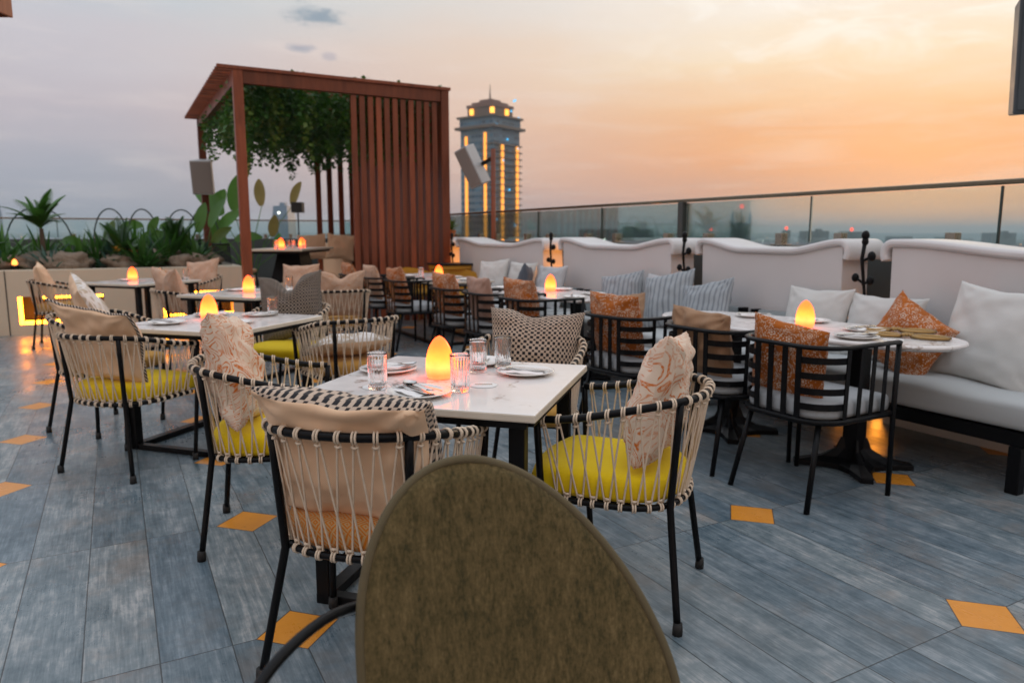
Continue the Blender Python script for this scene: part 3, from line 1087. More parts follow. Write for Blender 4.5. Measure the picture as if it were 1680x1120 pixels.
def rope_chair(label, loc, heading, seat='yellow'):
    t = thing('rope_chair', label, 'chair', (loc[0], loc[1], 0), heading, 'rope armchairs around the square tables')

    def ch(name, me, par):
        o = bpy.data.objects.new(name, me)
        col.objects.link(o)
        o.parent = par
        return o
    ch('top_rail', top_rail_me, t)
    ch('seat_ring', ring_me, t)
    ch('rope_lacing', rope_me, t)
    ch('seat_cushion', SEATS[seat], t)
    for lm, fm in leg_mes:
        l_ = ch('leg', lm, t)
        ch('foot_cap', fm, l_)
    return t


def cp(loc, heading, x, y, z):
    """point in a chair's frame"""
    v = Matrix.Rotation(R(-heading), 3, 'Z') @ Vector((x, y, 0))
    return (loc[0] + v.x, loc[1] + v.y, z)


A1 = ((-0.400, 2.055), 14)
A2 = ((0.385, 2.440), -68)
A3 = ((0.06, 3.42), 198)
A4 = ((-1.000, 2.930), 79)
B1 = ((-2.060, 3.830), 20)
B2 = ((-1.02, 4.50), -38)
B3 = ((-1.60, 5.10), 196)
B4 = ((-2.62, 4.62), 110)
C1 = ((-3.02, 6.72), 52)
C2 = ((-1.62, 6.75), -24)
C3 = ((-2.25, 7.55), 200)
D1 = ((-5.10, 8.15), 66)
D2 = ((-3.90, 8.95), 205)
rope_chair('rope armchair with orange woven seat at the near side of the front table', *A1, 'weave')
rope_chair('rope armchair with bright yellow seat right of the front table', *A2)
rope_chair('rope armchair holding the black and beige dotted pillow', *A3, 'tan')
rope_chair('rope armchair with yellow seat between the two nearest square tables', *A4)
rope_chair('rope armchair with yellow seat and braided cream pillow at far left', *B1)
rope_chair('rope armchair with tan seat seen from behind, flat silver pillow inside', *B2, 'tan')
rope_chair('rope armchair with yellow seat facing the camera, dark checked pillow', *B3)
rope_chair('rope armchair under the tilted silver blotched pillow', *B4, 'tan')
rope_chair('rope armchair with peach pillow left of the third square table', *C1, 'tan')
rope_chair('rope armchair with peach pillow and visible back right of the third table', *C2, 'tan')
rope_chair('rope armchair on the far side of the third table', *C3, 'tan')
rope_chair('rope armchair before the lit planter recess at far left', *D1, 'tan')
rope_chair('rope armchair at the far side of the far left table', *D2, 'tan')

# pillows on the rope chairs
pillow('cream pillow edged with black dotted cloth on the orange seated rope chair', cp(*A1, 0.0, -0.112, 0.655), 13, 10, 3, 0.50, 0.40, 0.24,
       hound, linen_cream, pinch=0.06, wr=0.016, fold=0.13, wrap=1, full=0.33)
pillow('orange paisley pillow standing on the bright yellow seat', cp(*A2, 0.02, -0.125, 0.700), -68, 12, 5, 0.42, 0.44, 0.17, paisley, pinch=0.09, wr=0.020, chop=0.05)
pillow('black and beige dotted pillow on the far side of the front table', cp(*A3, 0.0, -0.16, 0.665), 190, 12, -3, 0.48, 0.42, 0.15, hound, linen_cream, pinch=0.10, chop=0.02)
pillow('orange paisley pillow in the rope chair left of the front table', cp(*A4, 0.03, -0.125, 0.705), 79, 12, -8, 0.44, 0.46, 0.18, paisley, pinch=0.09, wr=0.022, chop=0.07)
pillow('cream pillow with thin black trim in the far left front rope chair', cp(*B1, -0.02, -0.115, 0.690), 16, 11, 8, 0.49, 0.43, 0.15, linen_cream, linen_cream, trim=True, pinch=0.06, wr=0.014, fold=0.11)
pillow('silver blotched pillow lying flat inside the tan rope chair', cp(*B2, 0.0, 0.02, 0.555), -30, 78, 0, 0.44, 0.44, 0.13, blotch, linen_cream, pinch=0.07)
pillow('dark dotted pillow with a deep dent in its top edge', cp(*B3, 0.03, -0.13, 0.72), 190, 12, 8, 0.50, 0.50, 0.15, dkcheck, pinch=0.10, chop=0.11)
pillow('silver blotched pillow tilted upright in the far left rope chair', cp(*B4, -0.02, -0.10, 0.735), 60, 24, 12, 0.50, 0.48, 0.15, blotch, linen_cream, pinch=0.10)
pillow('peach pillow with pointed corners left of the third table', cp(*C1, 0.03, -0.14, 0.735), 44, 14, 0, 0.54, 0.44, 0.15, paisley_soft, pinch=0.12, chop=0.06)
pillow('peach pillow with horned corners above a rope chair back', cp(*C2, 0.0, -0.15, 0.70), -20, 10, 0, 0.44, 0.46, 0.14, paisley_soft, pinch=0.13, chop=0.06)
pillow('pinkish patterned pillow at the far side of the third table', cp(*C3, 0.0, -0.08, 0.72), 200, 10, 2, 0.46, 0.44, 0.14, paisley_soft, pinch=0.10)
pillow('cream pillow in the rope chair before the lit recess', cp(*D1, 0.0, -0.12, 0.72), 60, 18, 4, 0.54, 0.42, 0.15, linen_cream, pinch=0.09)
pillow('peach patterned pillow left beside another in the third table chair', cp(*C1, -0.20, -0.02, 0.71), 70, 22, -10, 0.40, 0.40, 0.13, paisley_soft, linen_cream, pinch=0.10)
pillow('peach patterned pillow at the far side of the far left table', cp(*D2, 0.0, -0.10, 0.735), 200, 20, 8, 0.50, 0.42, 0.14, paisley_soft, pinch=0.12)

# ------------------------------------------------------------------ black slatted armchairs
def rr_path(hw, fy, by, rad, z, n_=8):
    pts = [(-hw, fy), (-hw, (fy + by + rad) / 2), (-hw, by + rad)]
    pts += [(-hw + rad - rad * math.cos(PI / 2 * i / n_), by + rad - rad * math.sin(PI / 2 * i / n_)) for i in range(1, n_ + 1)]
    pts += [(0, by)]
    r2 = [(-x, y) for x, y in pts[:-1]][::-1]
    return [Vector((x, y, z)) for x, y in pts + r2]


ZR, ZB = 0.745, 0.405
bc_rail = MB().tube(rr_path(0.262, 0.25, -0.265, 0.15, ZR), 0.0145, 8, flat=(0.75, 1.25)).mesh('top_rail', black_metal)
_rg = MB().tube(rr_path(0.255, 0.25, -0.255, 0.15, ZB), 0.012, 8, flat=(1.1, 1.0))
_rg.tube([(-0.255, 0.25, ZB), (0.255, 0.25, ZB)], 0.012, 8)
_rg.box((0, 0.0, ZB + 0.002), (0.48, 0.42, 0.008))
bc_ring = _rg.mesh('seat_frame', black_metal)
bc_parts = []
_sl = MB()
for x in (-0.115, -0.040, 0.040, 0.115):
    _sl.bar((x, -0.255, ZB), (x, -0.262, ZR), 0.005, 0.030, up=(1, 0, 0))
bc_parts.append(('back_slats', _sl.mesh('back_slats', black_metal)))
for sg in (-1, 1):
    _sl = MB()
    for y in (-0.11, -0.015, 0.075, 0.165):
        _sl.bar((sg * 0.256, y, ZB), (sg * 0.262, y, ZR), 0.005, 0.026, up=(0, 1, 0))
    bc_parts.append(('side_slats', _sl.mesh('side_slats', black_metal)))
    _hs = MB()
    for z in (0.475, 0.545, 0.615, 0.685):
        k = (z - ZB) / (ZR - ZB)
        hw = 0.252 + 0.007 * k
        pts = [Vector((sg * hw, -0.105, 0))] + [Vector((sg * (hw - 0.15 + 0.15 * math.cos(a)), -0.108 - 0.15 * math.sin(a), 0)) for a in [PI / 2 * i / 8 for i in range(9)]] + [Vector((sg * 0.11, -0.258, 0))]
        vs = []
        for i, p in enumerate(pts):
            d = (pts[min(i + 1, len(pts) - 1)] - pts[max(0, i - 1)]).normalized()
            nn_ = Vector((d.y, -d.x, 0)) * 0.0025
            vs.append([p + nn_ + Vector((0, 0, z - 0.015)), p + nn_ + Vector((0, 0, z + 0.015)), p - nn_ + Vector((0, 0, z + 0.015)), p - nn_ + Vector((0, 0, z - 0.015))])
        _hs.stack(vs, smooth=False)
    bc_parts.append(('corner_slats', _hs.mesh('corner_slats', black_metal)))
bc_legs = []
for sg in (-1, 1):
    bc_legs.append(MB().tube([(sg * 0.262, 0.25, ZR), (sg * 0.258, 0.25, ZB), (sg * 0.262, 0.25, 0)], 0.0125, 8).mesh('leg', black_metal))
    bc_legs.append(MB().tube([(sg * 0.19, -0.195, ZB), (sg * 0.225, -0.29, 0)], 0.0135, 8).mesh('leg', black_metal))
_c = MB()
_rings = []
for k, z in ((0.88, 0.415), (0.97, 0.419), (0.985, 0.438), (0.98, 0.475), (0.95, 0.492), (0.85, 0.500), (0.5, 0.506), (0.03, 0.508)):
    p_ = rr_path(0.243, 0.245, -0.243, 0.12, 0)
    front = [Vector((0.243 - 0.486 * i / 8, 0.245 + 0.012 * math.sin(PI * i / 8), 0)) for i in range(1, 8)]
    _rings.append([Vector((v.x * k, v.y * k, z)) for v in p_ + front])
_c.stack(_rings)
for i, v in enumerate(_c.v):
    _c.uv[i] = (v[0], v[1])
bc_seat = _c.mesh('seat_cushion', cushion_grey)


def slat_chair(label, u, v, heading):
    loc = W(u, v)
    t = thing('slatted_chair', label, 'chair', loc, heading, 'black slatted armchairs along the oval tables')
    for nm, me in (('top_rail', bc_rail), ('seat_frame', bc_ring), ('seat_cushion', bc_seat), *bc_parts):
        o = bpy.data.objects.new(nm, me)
        col.objects.link(o)
        o.parent = t
    for me in bc_legs:
        o = bpy.data.objects.new('leg', me)
        col.objects.link(o)
        o.parent = t
    return ((loc.x, loc.y), heading)


E1 = slat_chair('black slatted armchair in front, rust floral pillow, nearest oval table', 2.33, 2.93, 60)
E2 = slat_chair('black slatted armchair with plain brown pillow at the nearest oval table', 2.92, 2.93, 60)
E3 = slat_chair('black slatted armchair with rolled rust pillow left of the brown one', 3.62, 2.86, 54)
F1 = slat_chair('black slatted armchair behind the dotted pillow, middle oval table', 4.95, 2.93, 58)
F2 = slat_chair('black slatted armchair with rosy plain pillow at the middle oval table', 5.58, 2.90, 60)
F3 = slat_chair('black slatted armchair with floral pillow, far end of middle oval table', 6.22, 2.86, 58)
G1 = slat_chair('black slatted armchair turned towards the far table, small floral pillow', 7.55, 2.86, 60)
G2 = slat_chair('black slatted armchair second along the far rectangular table', 8.25, 2.80, 60)
G3 = slat_chair('black slatted armchair at the far end of the far table', 8.95, 2.74, 60)

pillow('rust floral pillow standing tall in the nearest black chair', cp(*E1, -0.02, -0.165, 0.650), 60, 9, 8, 0.42, 0.40, 0.12, floral, pinch=0.06, wr=0.010)
pillow('plain brown pillow in the second black chair', cp(*E2, 0.0, -0.17, 0.660), 60, 10, 3, 0.42, 0.38, 0.13, taupe, pinch=0.06, wr=0.016)
pillow('rust floral pillow in the black chair left of the brown pillow', cp(*E3, 0.0, -0.165, 0.69), 54, 12, 2, 0.42, 0.40, 0.14, floral, pinch=0.05)
pillow('rust floral pillow behind the dotted pillow', cp(*F1, 0.02, -0.165, 0.70), 58, 12, 3, 0.42, 0.42, 0.14, floral, pinch=0.06)
pillow('plain rosy brown pillow at the middle oval table', cp(*F2, 0.0, -0.165, 0.69), 60, 10, 0, 0.40, 0.40, 0.13, taupe_pink, pinch=0.06)
pillow('pale floral pillow in the far middle oval table chair', cp(*F3, 0.0, -0.165, 0.69), 58, 12, 2, 0.44, 0.42, 0.14, floral, pinch=0.06)
pillow('floral pillow in the nearest chair of the far table', cp(*G1, 0.0, -0.165, 0.69), 60, 12, -4, 0.44, 0.42, 0.14, floral, pinch=0.07)
pillow('tan pillow in the second chair of the far table', cp(*G2, 0.0, -0.165, 0.69), 60, 12, 0, 0.42, 0.42, 0.13, paisley_soft, pinch=0.06)
pillow('floral pillow in the farthest black chair', cp(*G3, 0.0, -0.165, 0.69), 60, 12, 4, 0.42, 0.42, 0.13, floral, pinch=0.06)

# pillows on the benches: (label, u, v, z, heading, tilt, roll, w, h, material)
BH = HV + 180
for lb, u, v, z, hd, ti, ro, w, h, m_ in (
        ('large cream pillow left of the rust floral one on the nearest bench', 3.36, 4.20, 0.66, BH - 4, 16, 0, 0.50, 0.46, linen_white),
        ('cream pillow half hidden behind the rust floral pillow', 2.88, 4.22, 0.65, BH + 3, 16, 0, 0.54, 0.44, linen_white),
        ('rust floral pillow turned on its corner on the nearest bench', 2.56, 4.00, 0.635, BH + 10, 18, -24, 0.50, 0.42, floral),
        ('largest cream pillow at the right end of the nearest bench', 2.13, 4.08, 0.70, BH + 6, 16, -5, 0.58, 0.54, linen_white),
        ('cream pillow cut off by the right edge of the picture', 1.62, 4.16, 0.70, BH + 10, 14, 4, 0.52, 0.50, linen_white),
        ('blue grey striped pillow farthest left of the three striped ones', 5.50, 4.16, 0.665, BH - 14, 18, 10, 0.50, 0.46, stripe),
        ('tan pillow tucked below the left striped pillow', 5.12, 3.98, 0.575, BH - 6, 30, 10, 0.46, 0.34, taupe),
        ('blue grey striped pillow in the middle of the three', 4.74, 4.08, 0.69, BH - 12, 20, 12, 0.50, 0.50, stripe),
        ('blue grey striped pillow at right, beside the black bench end', 4.28, 4.06, 0.66, BH + 2, 20, 12, 0.54, 0.46, stripe),
        ('pale grey pillow half hidden between two striped pillows', 5.02, 4.24, 0.67, BH, 14, 0, 0.48, 0.46, linen_pale),
        ('white pillow nearest the yellow chairs on the far bench', 8.15, 4.16, 0.68, BH - 16, 16, 6, 0.52, 0.52, linen_white),
        ('white pillow leaning behind the slate pillow', 7.50, 4.20, 0.68, BH - 10, 14, 0, 0.50, 0.50, linen_white),
        ('dark slate pillow standing on its side on the far bench', 7.10, 4.02, 0.67, BH + 40, 10, 8, 0.46, 0.48, linen_dark),
        ('pale grey pillow beside the glowing wall gap', 6.72, 4.12, 0.67, BH - 6, 16, 2, 0.48, 0.50, linen_pale)):
    pillow(lb, W(u, v, z), hd, ti, ro, w, h, 0.15, m_, pinch=0.09, wr=0.010)

# ------------------------------------------------------------------ tables
TZ = 0.725


def square_table(name, label, loc, heading, w=0.84, d=0.90):
    t = thing(name, label, 'table', (loc[0], loc[1], 0), heading, 'square marble tables' if w < 1 else None)
    top = MB()
    top.box((0, 0, TZ - 0.013), (w, d, 0.026))
    top.mi[-4:] = [1, 1, 1, 1]
    top.build('tabletop', [marble, edge_mat], t, 0.005)
    rim = MB()
    i_ = 0.03
    for a, b in (((-w / 2 + i_, -d / 2 + i_), (w / 2 - i_, -d / 2 + i_)), ((-w / 2 + i_, d / 2 - i_), (w / 2 - i_, d / 2 - i_))):
        rim.bar((*a, TZ - 0.038), (*b, TZ - 0.038), 0.03, 0.022)
    for x in (-w / 2 + i_, w / 2 - i_):
        rim.bar((x, -d / 2 + i_ + 0.016, TZ - 0.038), (x, d / 2 - i_ - 0.016, TZ - 0.038), 0.03, 0.0215)
    rim.build('apron', black_metal, t, 0.002)
    lx, ly = w / 2 - 0.075, d / 2 - 0.09
    for sx_ in (-1, 1):
        for sy_ in (-1, 1):
            MB().box((sx_ * lx, sy_ * ly, (TZ - 0.05) / 2 + 0.01), (0.05, 0.05, TZ - 0.07)).build('leg', black_metal, t, 0.004)
    ft = MB()
    for sx_ in (-1, 1):
        ft.bar((sx_ * lx, -ly - 0.025, 0.017), (sx_ * lx, ly + 0.025, 0.017), 0.052, 0.034)
    ft.bar((-lx + 0.027, -ly, 0.0165), (lx - 0.027, -ly, 0.0165), 0.045, 0.032)
    ft.build('foot_frame', black_metal, t, 0.003)
    return t


TA, TB, TC, TD = ((-0.215, 2.56), 16), ((-1.76, 4.36), 18), ((-2.36, 6.55), 20), ((-4.15, 8.15), 22)
square_table('square_table', 'nearest square white marble table on black legs', *TA, w=0.83, d=0.85)
square_table('square_table', 'square marble table left behind the nearest one', *TB)
square_table('square_table', 'third square marble table, before the second lit recess', *TC)
square_table('square_table', 'far left square marble table near the planter wall', *TD)
TG = ((W(8.3, 3.42).x, W(8.3, 3.42).y), HU)
square_table('long_table', 'far rectangular white table in front of the yellow chairs', *TG, w=0.74, d=1.85)


def oval_table(label, u, v, heading):
    loc = W(u, v)
    t = thing('oval_table', label, 'table', loc, heading, 'oval marble tables along the benches')
    a, b, e = 0.375, 0.92, 2.5
    def ring(k, z):
        pts = []
        for i in range(72):
            th = 2 * PI * i / 72
            c_, s_ = math.cos(th), math.sin(th)
            pts.append(Vector(((a - k) * math.copysign(abs(c_) ** (2 / e), c_), (b - k) * math.copysign(abs(s_) ** (2 / e), s_), z)))
        return pts
    top = MB()
    top.stack([ring(0.022, TZ - 0.030), ring(0.006, TZ - 0.022), ring(0.0, TZ - 0.012), ring(0.003, TZ - 0.004), ring(0.010, TZ)], smooth=False)
    top.build('tabletop', marble, t)
    MB().box((0, 0, TZ - 0.039), (0.40, 1.2, 0.016)).build('support_plate', black_metal, t, 0.002)
    for y in (-0.42, 0.42):
        st = MB()
        st.box((0, y, 0.38), (0.085, 0.085, 0.66))
        ped = st.build('column', black_metal, t, 0.004)
        bs = MB()
        out = []
        for k in range(4):
            an = PI / 4 + k * PI / 2
            for da, r_ in ((-0.10, 0.30), (0.10, 0.30), (0.32, 0.17), (PI / 4, 0.125), (PI / 2 - 0.32, 0.17)):
                out.append((r_ * math.cos(an + da), r_ * math.sin(an + da)))
        rg = [[Vector((x * k, q * k + y, z)) for x, q in out] for k, z in ((1, 0.0), (1, 0.028), (0.55, 0.055), (0.30, 0.10), (0.22, 0.16))]
        bs.stack(rg, smooth=False)
        bs.build('foot', black_metal, ped, 0.003)
    return t


TE = ((W(2.87, 3.40).x, W(2.87, 3.40).y), HU - 5)
TF = ((W(5.60, 3.42).x, W(5.60, 3.42).y), HU - 5)
oval_table('nearest oval white table in front of the rust and cream pillows', 2.87, 3.40, HU - 5)
oval_table('middle oval white table in front of the striped pillows', 5.60, 3.42, HU - 5)

# ------------------------------------------------------------------ egg lamps
egg_prof = [(0.001, 0.0), (0.040, 0.001), (0.0455, 0.006)]
for i in range(1, 25):
    z = 0.006 + 0.149 * i / 24
    k = i / 24
    r_ = 0.0505 * max(0.0, 1 - max(0.0, (k - 0.22) / 0.78) ** 2.15) ** 0.62 if k > 0.22 else 0.0455 + 0.005 * math.sin(k / 0.22 * PI / 2)
    egg_prof.append((max(0.001, r_), z))
egg_me = MB().lathe(egg_prof, 40).mesh('egg_lamp', egg_m)


def egg(x, y, where, z=TZ):
    o = bpy.data.objects.new('egg_lamp', egg_me)
    col.objects.link(o)
    o.location = (x, y, z + 0.001)
    tag(o, 'lit orange egg lamp ' + where, 'lamp', 'egg shaped table lamps')
    return o


def tp(T, x, y):
    """point in a table's frame"""
    v = Matrix.Rotation(R(-T[1]), 3, 'Z') @ Vector((x, y, 0))
    return T[0][0] + v.x, T[0][1] + v.y


egg(-0.262, 2.585, 'in the middle of the nearest square table')
egg(-1.855, 4.42, 'on the second square table behind the paisley pillow')
egg(-2.36, 6.50, 'on the third square table')
egg(-4.29, 8.22, 'on the far left square table')
egg(1.633, 4.016, 'on the nearest oval table by the cream pillows')
egg(0.353, 6.657, 'on the middle oval table')
egg(-0.885, 8.80, 'on the far rectangular table')

# ------------------------------------------------------------------ tableware
plate_me = MB().lathe([(0.001, 0.004), (0.062, 0.004), (0.074, 0.007), (0.085, 0.012), (0.104, 0.0165), (0.108, 0.0165), (0.109, 0.0145), (0.104, 0.012), (0.082, 0.006),
                       (0.070, 0.0005), (0.001, 0.0005)], 48).mesh('plate', china)


def tumbler_mesh():
    ro, h = 0.0335, 0.125
    outer = [(0.001, 0.0), (0.026, 0.0), (0.0305, 0.003), (0.0315, 0.010)]
    for i in range(1, 12):
        outer.append((0.0315 + 0.002 * i / 12, 0.010 + (h - 0.014) * i / 12))
    outer += [(ro + 0.0006, h - 0.002), (ro - 0.0004, h), (ro - 0.0022, h - 0.001)]
    inner = [(ro - 0.0030, h - 0.01), (0.0285, 0.03), (0.0270, 0.018), (0.022, 0.0145), (0.001, 0.0135)]
    return MB().lathe(outer + inner, 120, ribs=(20, 0.008, h - 0.012, 0.0021)).mesh('tumbler', glass_m)


tumb_me = tumbler_mesh()


def ribbon(mb, prof, th=0.0014, n_=6, dish=None):
    """prof: (y, halfwidth, z); a thin curved metal strip"""
    def P(side):
        def f(s, q):
            k = q * (len(prof) - 1)
            i = min(int(k), len(prof) - 2)
            fr = k - i
            y, w, z = [prof[i][j] * (1 - fr) + prof[i + 1][j] * fr for j in range(3)]
            a = 2 * s - 1
            d = (dish(y) * (1 - a * a) if dish else 0)
            return Vector((a * w * (1 if side > 0 else -1), y, z - d + side * th * max(0.15, (1 - a * a)) ** 0.5))
        return f
    mb.grid(P(1), n_, (len(prof) - 1) * 3)
    mb.grid(P(-1), n_, (len(prof) - 1) * 3)


fk = MB()
ribbon(fk, [(-0.098, 0.0062, 0.004), (-0.07, 0.0070, 0.0045), (0.0, 0.0034, 0.005), (0.035, 0.0036, 0.007), (0.048, 0.0105, 0.005), (0.060, 0.0115, 0.003)])
for k in range(4):
    x = -0.0090 + 0.006 * k
    fk.tube([(x, 0.058, 0.003), (x, 0.08, 0.0025), (x * 0.96, 0.098, 0.006)], [0.0017, 0.0016, 0.0008], 6)
fork_me = fk.mesh('fork', steel)
sp = MB()
ribbon(sp, [(-0.098, 0.0062, 0.004), (-0.07, 0.0070, 0.0045), (0.0, 0.0034, 0.005), (0.035, 0.0034, 0.008), (0.045, 0.010, 0.008), (0.060, 0.0185, 0.008), (0.078, 0.0195, 0.008),
            (0.092, 0.0135, 0.009), (0.099, 0.004, 0.010)], dish=lambda y: 0.006 * max(0, min(1, (y - 0.036) / 0.02)) * max(0, min(1, (0.099 - y) / 0.015)))
spoon_me = sp.mesh('spoon', steel)
kn = MB()
ribbon(kn, [(-0.105, 0.0055, 0.004), (-0.08, 0.0066, 0.004), (-0.01, 0.0058, 0.005), (0.0, 0.0080, 0.005), (0.06, 0.0092, 0.004), (0.095, 0.0070, 0.004), (0.108, 0.001, 0.004)])
knife_me = kn.mesh('knife', steel)
npk = MB()
for side in (1, -1):
    npk.grid(lambda s, q, sd=side: Vector((((2 * s - 1) * sd) * (0.034 + 0.006 * q), (q - 0.5) * 0.165 + 0.012 * s * sd,
             0.006 + sd * 0.006 * (max(0.0, 1 - (2 * s - 1) ** 4)) ** 0.5 + 0.004 * noise.noise(Vector((s * 3, q * 4, sd))))), 12, 18)
nap_me = npk.mesh('napkin', napkin_m)


def link(name, me, loc, heading, label, cat, group, tilt=0, roll=0):
    o = bpy.data.objects.new(name, me)
    col.objects.link(o)
    place(o, loc, heading, tilt, roll)
    return tag(o, label, cat, group)


def setting(x, y, heading, where, cut='fk', nap=True, lettering=False, z=TZ):
    """plate with folded napkin and the cutlery lying on it"""
    pl = link('plate', plate_me, (x, y, z + 0.001), heading, 'round white plate ' + where, 'plate', 'white side plates')
    if lettering:
        fc_ = bpy.data.curves.new('lettering', 'FONT')
        fc_.body = 'Casa'
        fc_.size = 0.030
        fc_.shear = 0.35
        fc_.extrude = 0.0003
        fc_.align_x = 'CENTER'
        fc_.materials.append(ink)
        lo = bpy.data.objects.new('lettering', fc_)
        col.objects.link(lo)
        bpy.context.view_layer.update()
        me_ = bpy.data.meshes.new_from_object(lo.evaluated_get(bpy.context.evaluated_depsgraph_get()))
        bpy.data.objects.remove(lo)
        lo = bpy.data.objects.new('lettering', me_)
        col.objects.link(lo)
        lo.parent = pl
        lo.matrix_basis = Matrix.Rotation(R(heading - 3), 4, 'Z') @ Matrix.Translation((0.040, 0.050, 0.0052))
    h = z + 0.006
    if nap:
        v = Matrix.Rotation(R(-heading), 3, 'Z') @ Vector((-0.015, 0, 0))
        link('napkin', nap_me, (x + v.x, y + v.y, h), heading, 'folded white napkin ' + where, 'napkin', 'folded napkins')
        h += 0.013
    off = {'f': -0.026, 'k': -0.004, 's': 0.020}
    for c_ in cut:
        v = Matrix.Rotation(R(-heading), 3, 'Z') @ Vector((off[c_], 0.006, 0))
        nm, me = {'f': ('fork', fork_me), 'k': ('knife', knife_me), 's': ('spoon', spoon_me)}[c_]
        link(nm, me, (x + v.x, y + v.y, h + (0.003 if c_ == 's' else 0)), heading + random.uniform(-9, 9), f'steel {nm} resting {where}', nm, 'cutlery on the plates')


setting(-0.303, 2.305, -38, 'at the near side of the nearest table', 'fks', lettering=True)
setting(-0.470, 2.715, 62, 'at the left side of the nearest table', 'fs')
setting(0.050, 2.665, -70, 'at the right side of the nearest table', 'fk')
setting(-0.130, 2.880, 10, 'at the far side of the nearest table', 'f')
setting(*tp(TB, -0.19, -0.23), -50, 'at the near left of the second square table', 'fk')
setting(*tp(TB, -0.24, 0.20), 40, 'at the far left of the second square table', 'f')
setting(*tp(TB, 0.18, -0.10), 20, 'at the right of the second square table', '', nap=False)
setting(*tp(TB, 0.05, 0.30), 20, 'at the far side of the second square table', 'k')
setting(*tp(TC, -0.24, 0.10), 20, 'on the left of the third square table', 'f')
setting(*tp(TC, 0.20, 0.22), 20, 'on the right of the third square table', 'f')
setting(*tp(TD, -0.22, 0.0), 20, 'on the left of the far left table', '')
setting(*tp(TD, 0.22, 0.1), 20, 'on the right of the far left table', '')
for q, (u, v, wh, c_) in enumerate(((2.92, 3.62, 'behind the lamp on the nearest oval table', 'fk'), (2.50, 3.52, 'by the rust pillow on the nearest oval table', 'fk'),
                                    (2.34, 3.24, 'in front on the nearest oval table', 'fks'), (3.28, 3.52, 'far side of the nearest oval table', 'fk'),
                                    (3.40, 3.26, 'behind the brown pillow on the nearest oval table', 'fk'))):
    p = W(u, v)
    setting(p.x, p.y, HU + 60 + q * 25, wh, c_)
for q, (u, v, wh) in enumerate(((4.98, 3.30, 'at the near end of the middle oval table'), (5.18, 3.62, 'bench side near end of the middle oval table'),
                                (5.75, 3.66, 'behind the lamp on the middle oval table'), (6.2, 3.3, 'at the far end of the middle oval table'))):
    p = W(u, v)
    setting(p.x, p.y, HU + 40 + q * 30, wh, 'f')
for q, (x, y, wh) in enumerate(((0.1, -0.75, 'at the near end of the far table'), (0.18, -0.2, 'bench side of the far table'), (-0.2, 0.3, 'chair side of the far table'))):
    setting(*tp(TG, x, y), HU + 30, wh, '')


def glass(x, y, where):
    link('tumbler', tumb_me, (x, y, TZ + 0.0008), random.uniform(0, 360), 'clear ribbed tumbler ' + where, 'glass', 'ribbed glass tumblers')


glass(-0.452, 2.395, 'at the left front of the nearest table')
glass(-0.172, 2.360, 'right of the near plate on the nearest table')
glass(-0.128, 2.700, 'right behind the lamp on the nearest table')
glass(-0.036, 2.800, 'farthest right on the nearest table')
glass(*tp(TB, 0.13, 0.33), 'on the second square table')
glass(*tp(TC, -0.28, 0.36), 'left on the third square table')
glass(*tp(TC, 0.12, 0.40), 'right on the third square table')
glass(*tp(TD, -0.15, 0.38), 'left on the far left table')
glass(*tp(TD, 0.28, 0.36), 'right on the far left table')
glass(*tp(TG, -0.2, -0.1), 'on the far rectangular table')


def coaster(x, y, where):
    c_ = MB().lathe([(0.001, 0.0), (0.047, 0.0), (0.048, 0.0012), (0.047, 0.0022), (0.001, 0.0022)], 36)
    o = link('coaster', c_.mesh('coaster', card_m), (x, y, TZ + 0.0006), 0, 'round white coaster ' + where, 'coaster', 'paper coasters')
    k = MB()
    pts = [(-0.030 + 0.06 * i / 40, 0.006 + 0.006 * math.sin(i * 1.25) * (1 - abs(i - 20) / 24), 0.0028) for i in range(41)]
    k.tube(pts, 0.0012, 4)
    k.build('script_print', gold_ink, o)


coaster(-0.098, 2.455, 'right of the tumbler on the nearest table')
coaster(-0.462, 2.425, 'under the left tumbler on the nearest table')
coaster(*[c for c in W(2.22, 3.36)][:2], 'beside the brass rings on the nearest oval table')


# brass double-ring ornaments on the nearest oval table
def brass_links(loc, heading, label):
    t = thing('brass_ring_pair', label, 'ornament', loc, heading, 'brass ornaments on the oval table')
    for sg in (-1, 1):
        pts = [(sg * (0.105 + 0.080 * math.cos(a)), 0.050 * math.sin(a), 0.010) for a in [2 * PI * k / 28 for k in range(28)]]
        MB().tube(pts, 0.0115, 8, closed=True, flat=(0.8, 1.1)).build('ring', brass, t)
    k = MB()
    for q in range(9):
        a = q * 2.4
        r_ = 0.006 + 0.0026 * q
        k.lathe([(0.001, -0.010), (0.010, -0.004), (0.011, 0.003), (0.006, 0.010), (0.001, 0.011)], 10, (r_ * math.cos(a), r_ * math.sin(a), 0.014))
    k.build('flower_joint', brass, t)


p = W(2.20, 3.50)
brass_links((p.x - 0.03, p.y + 0.02, TZ + 0.001), HU + 62, 'aged brass double ring ornament nearer the end of the oval table')
p = W(2.42, 3.68)
brass_links((p.x - 0.02, p.y - 0.03, TZ + 0.001), HU + 52, 'aged brass double ring ornament nearer the rust pillow')

# ------------------------------------------------------------------ foreground tweed chair
fc_t = thing('tweed_chair', 'blurred olive tweed chair with tall rounded back in the foreground', 'chair', (0.010, 0.972, 0), 160)
pn = MB()
FZ = 0.842


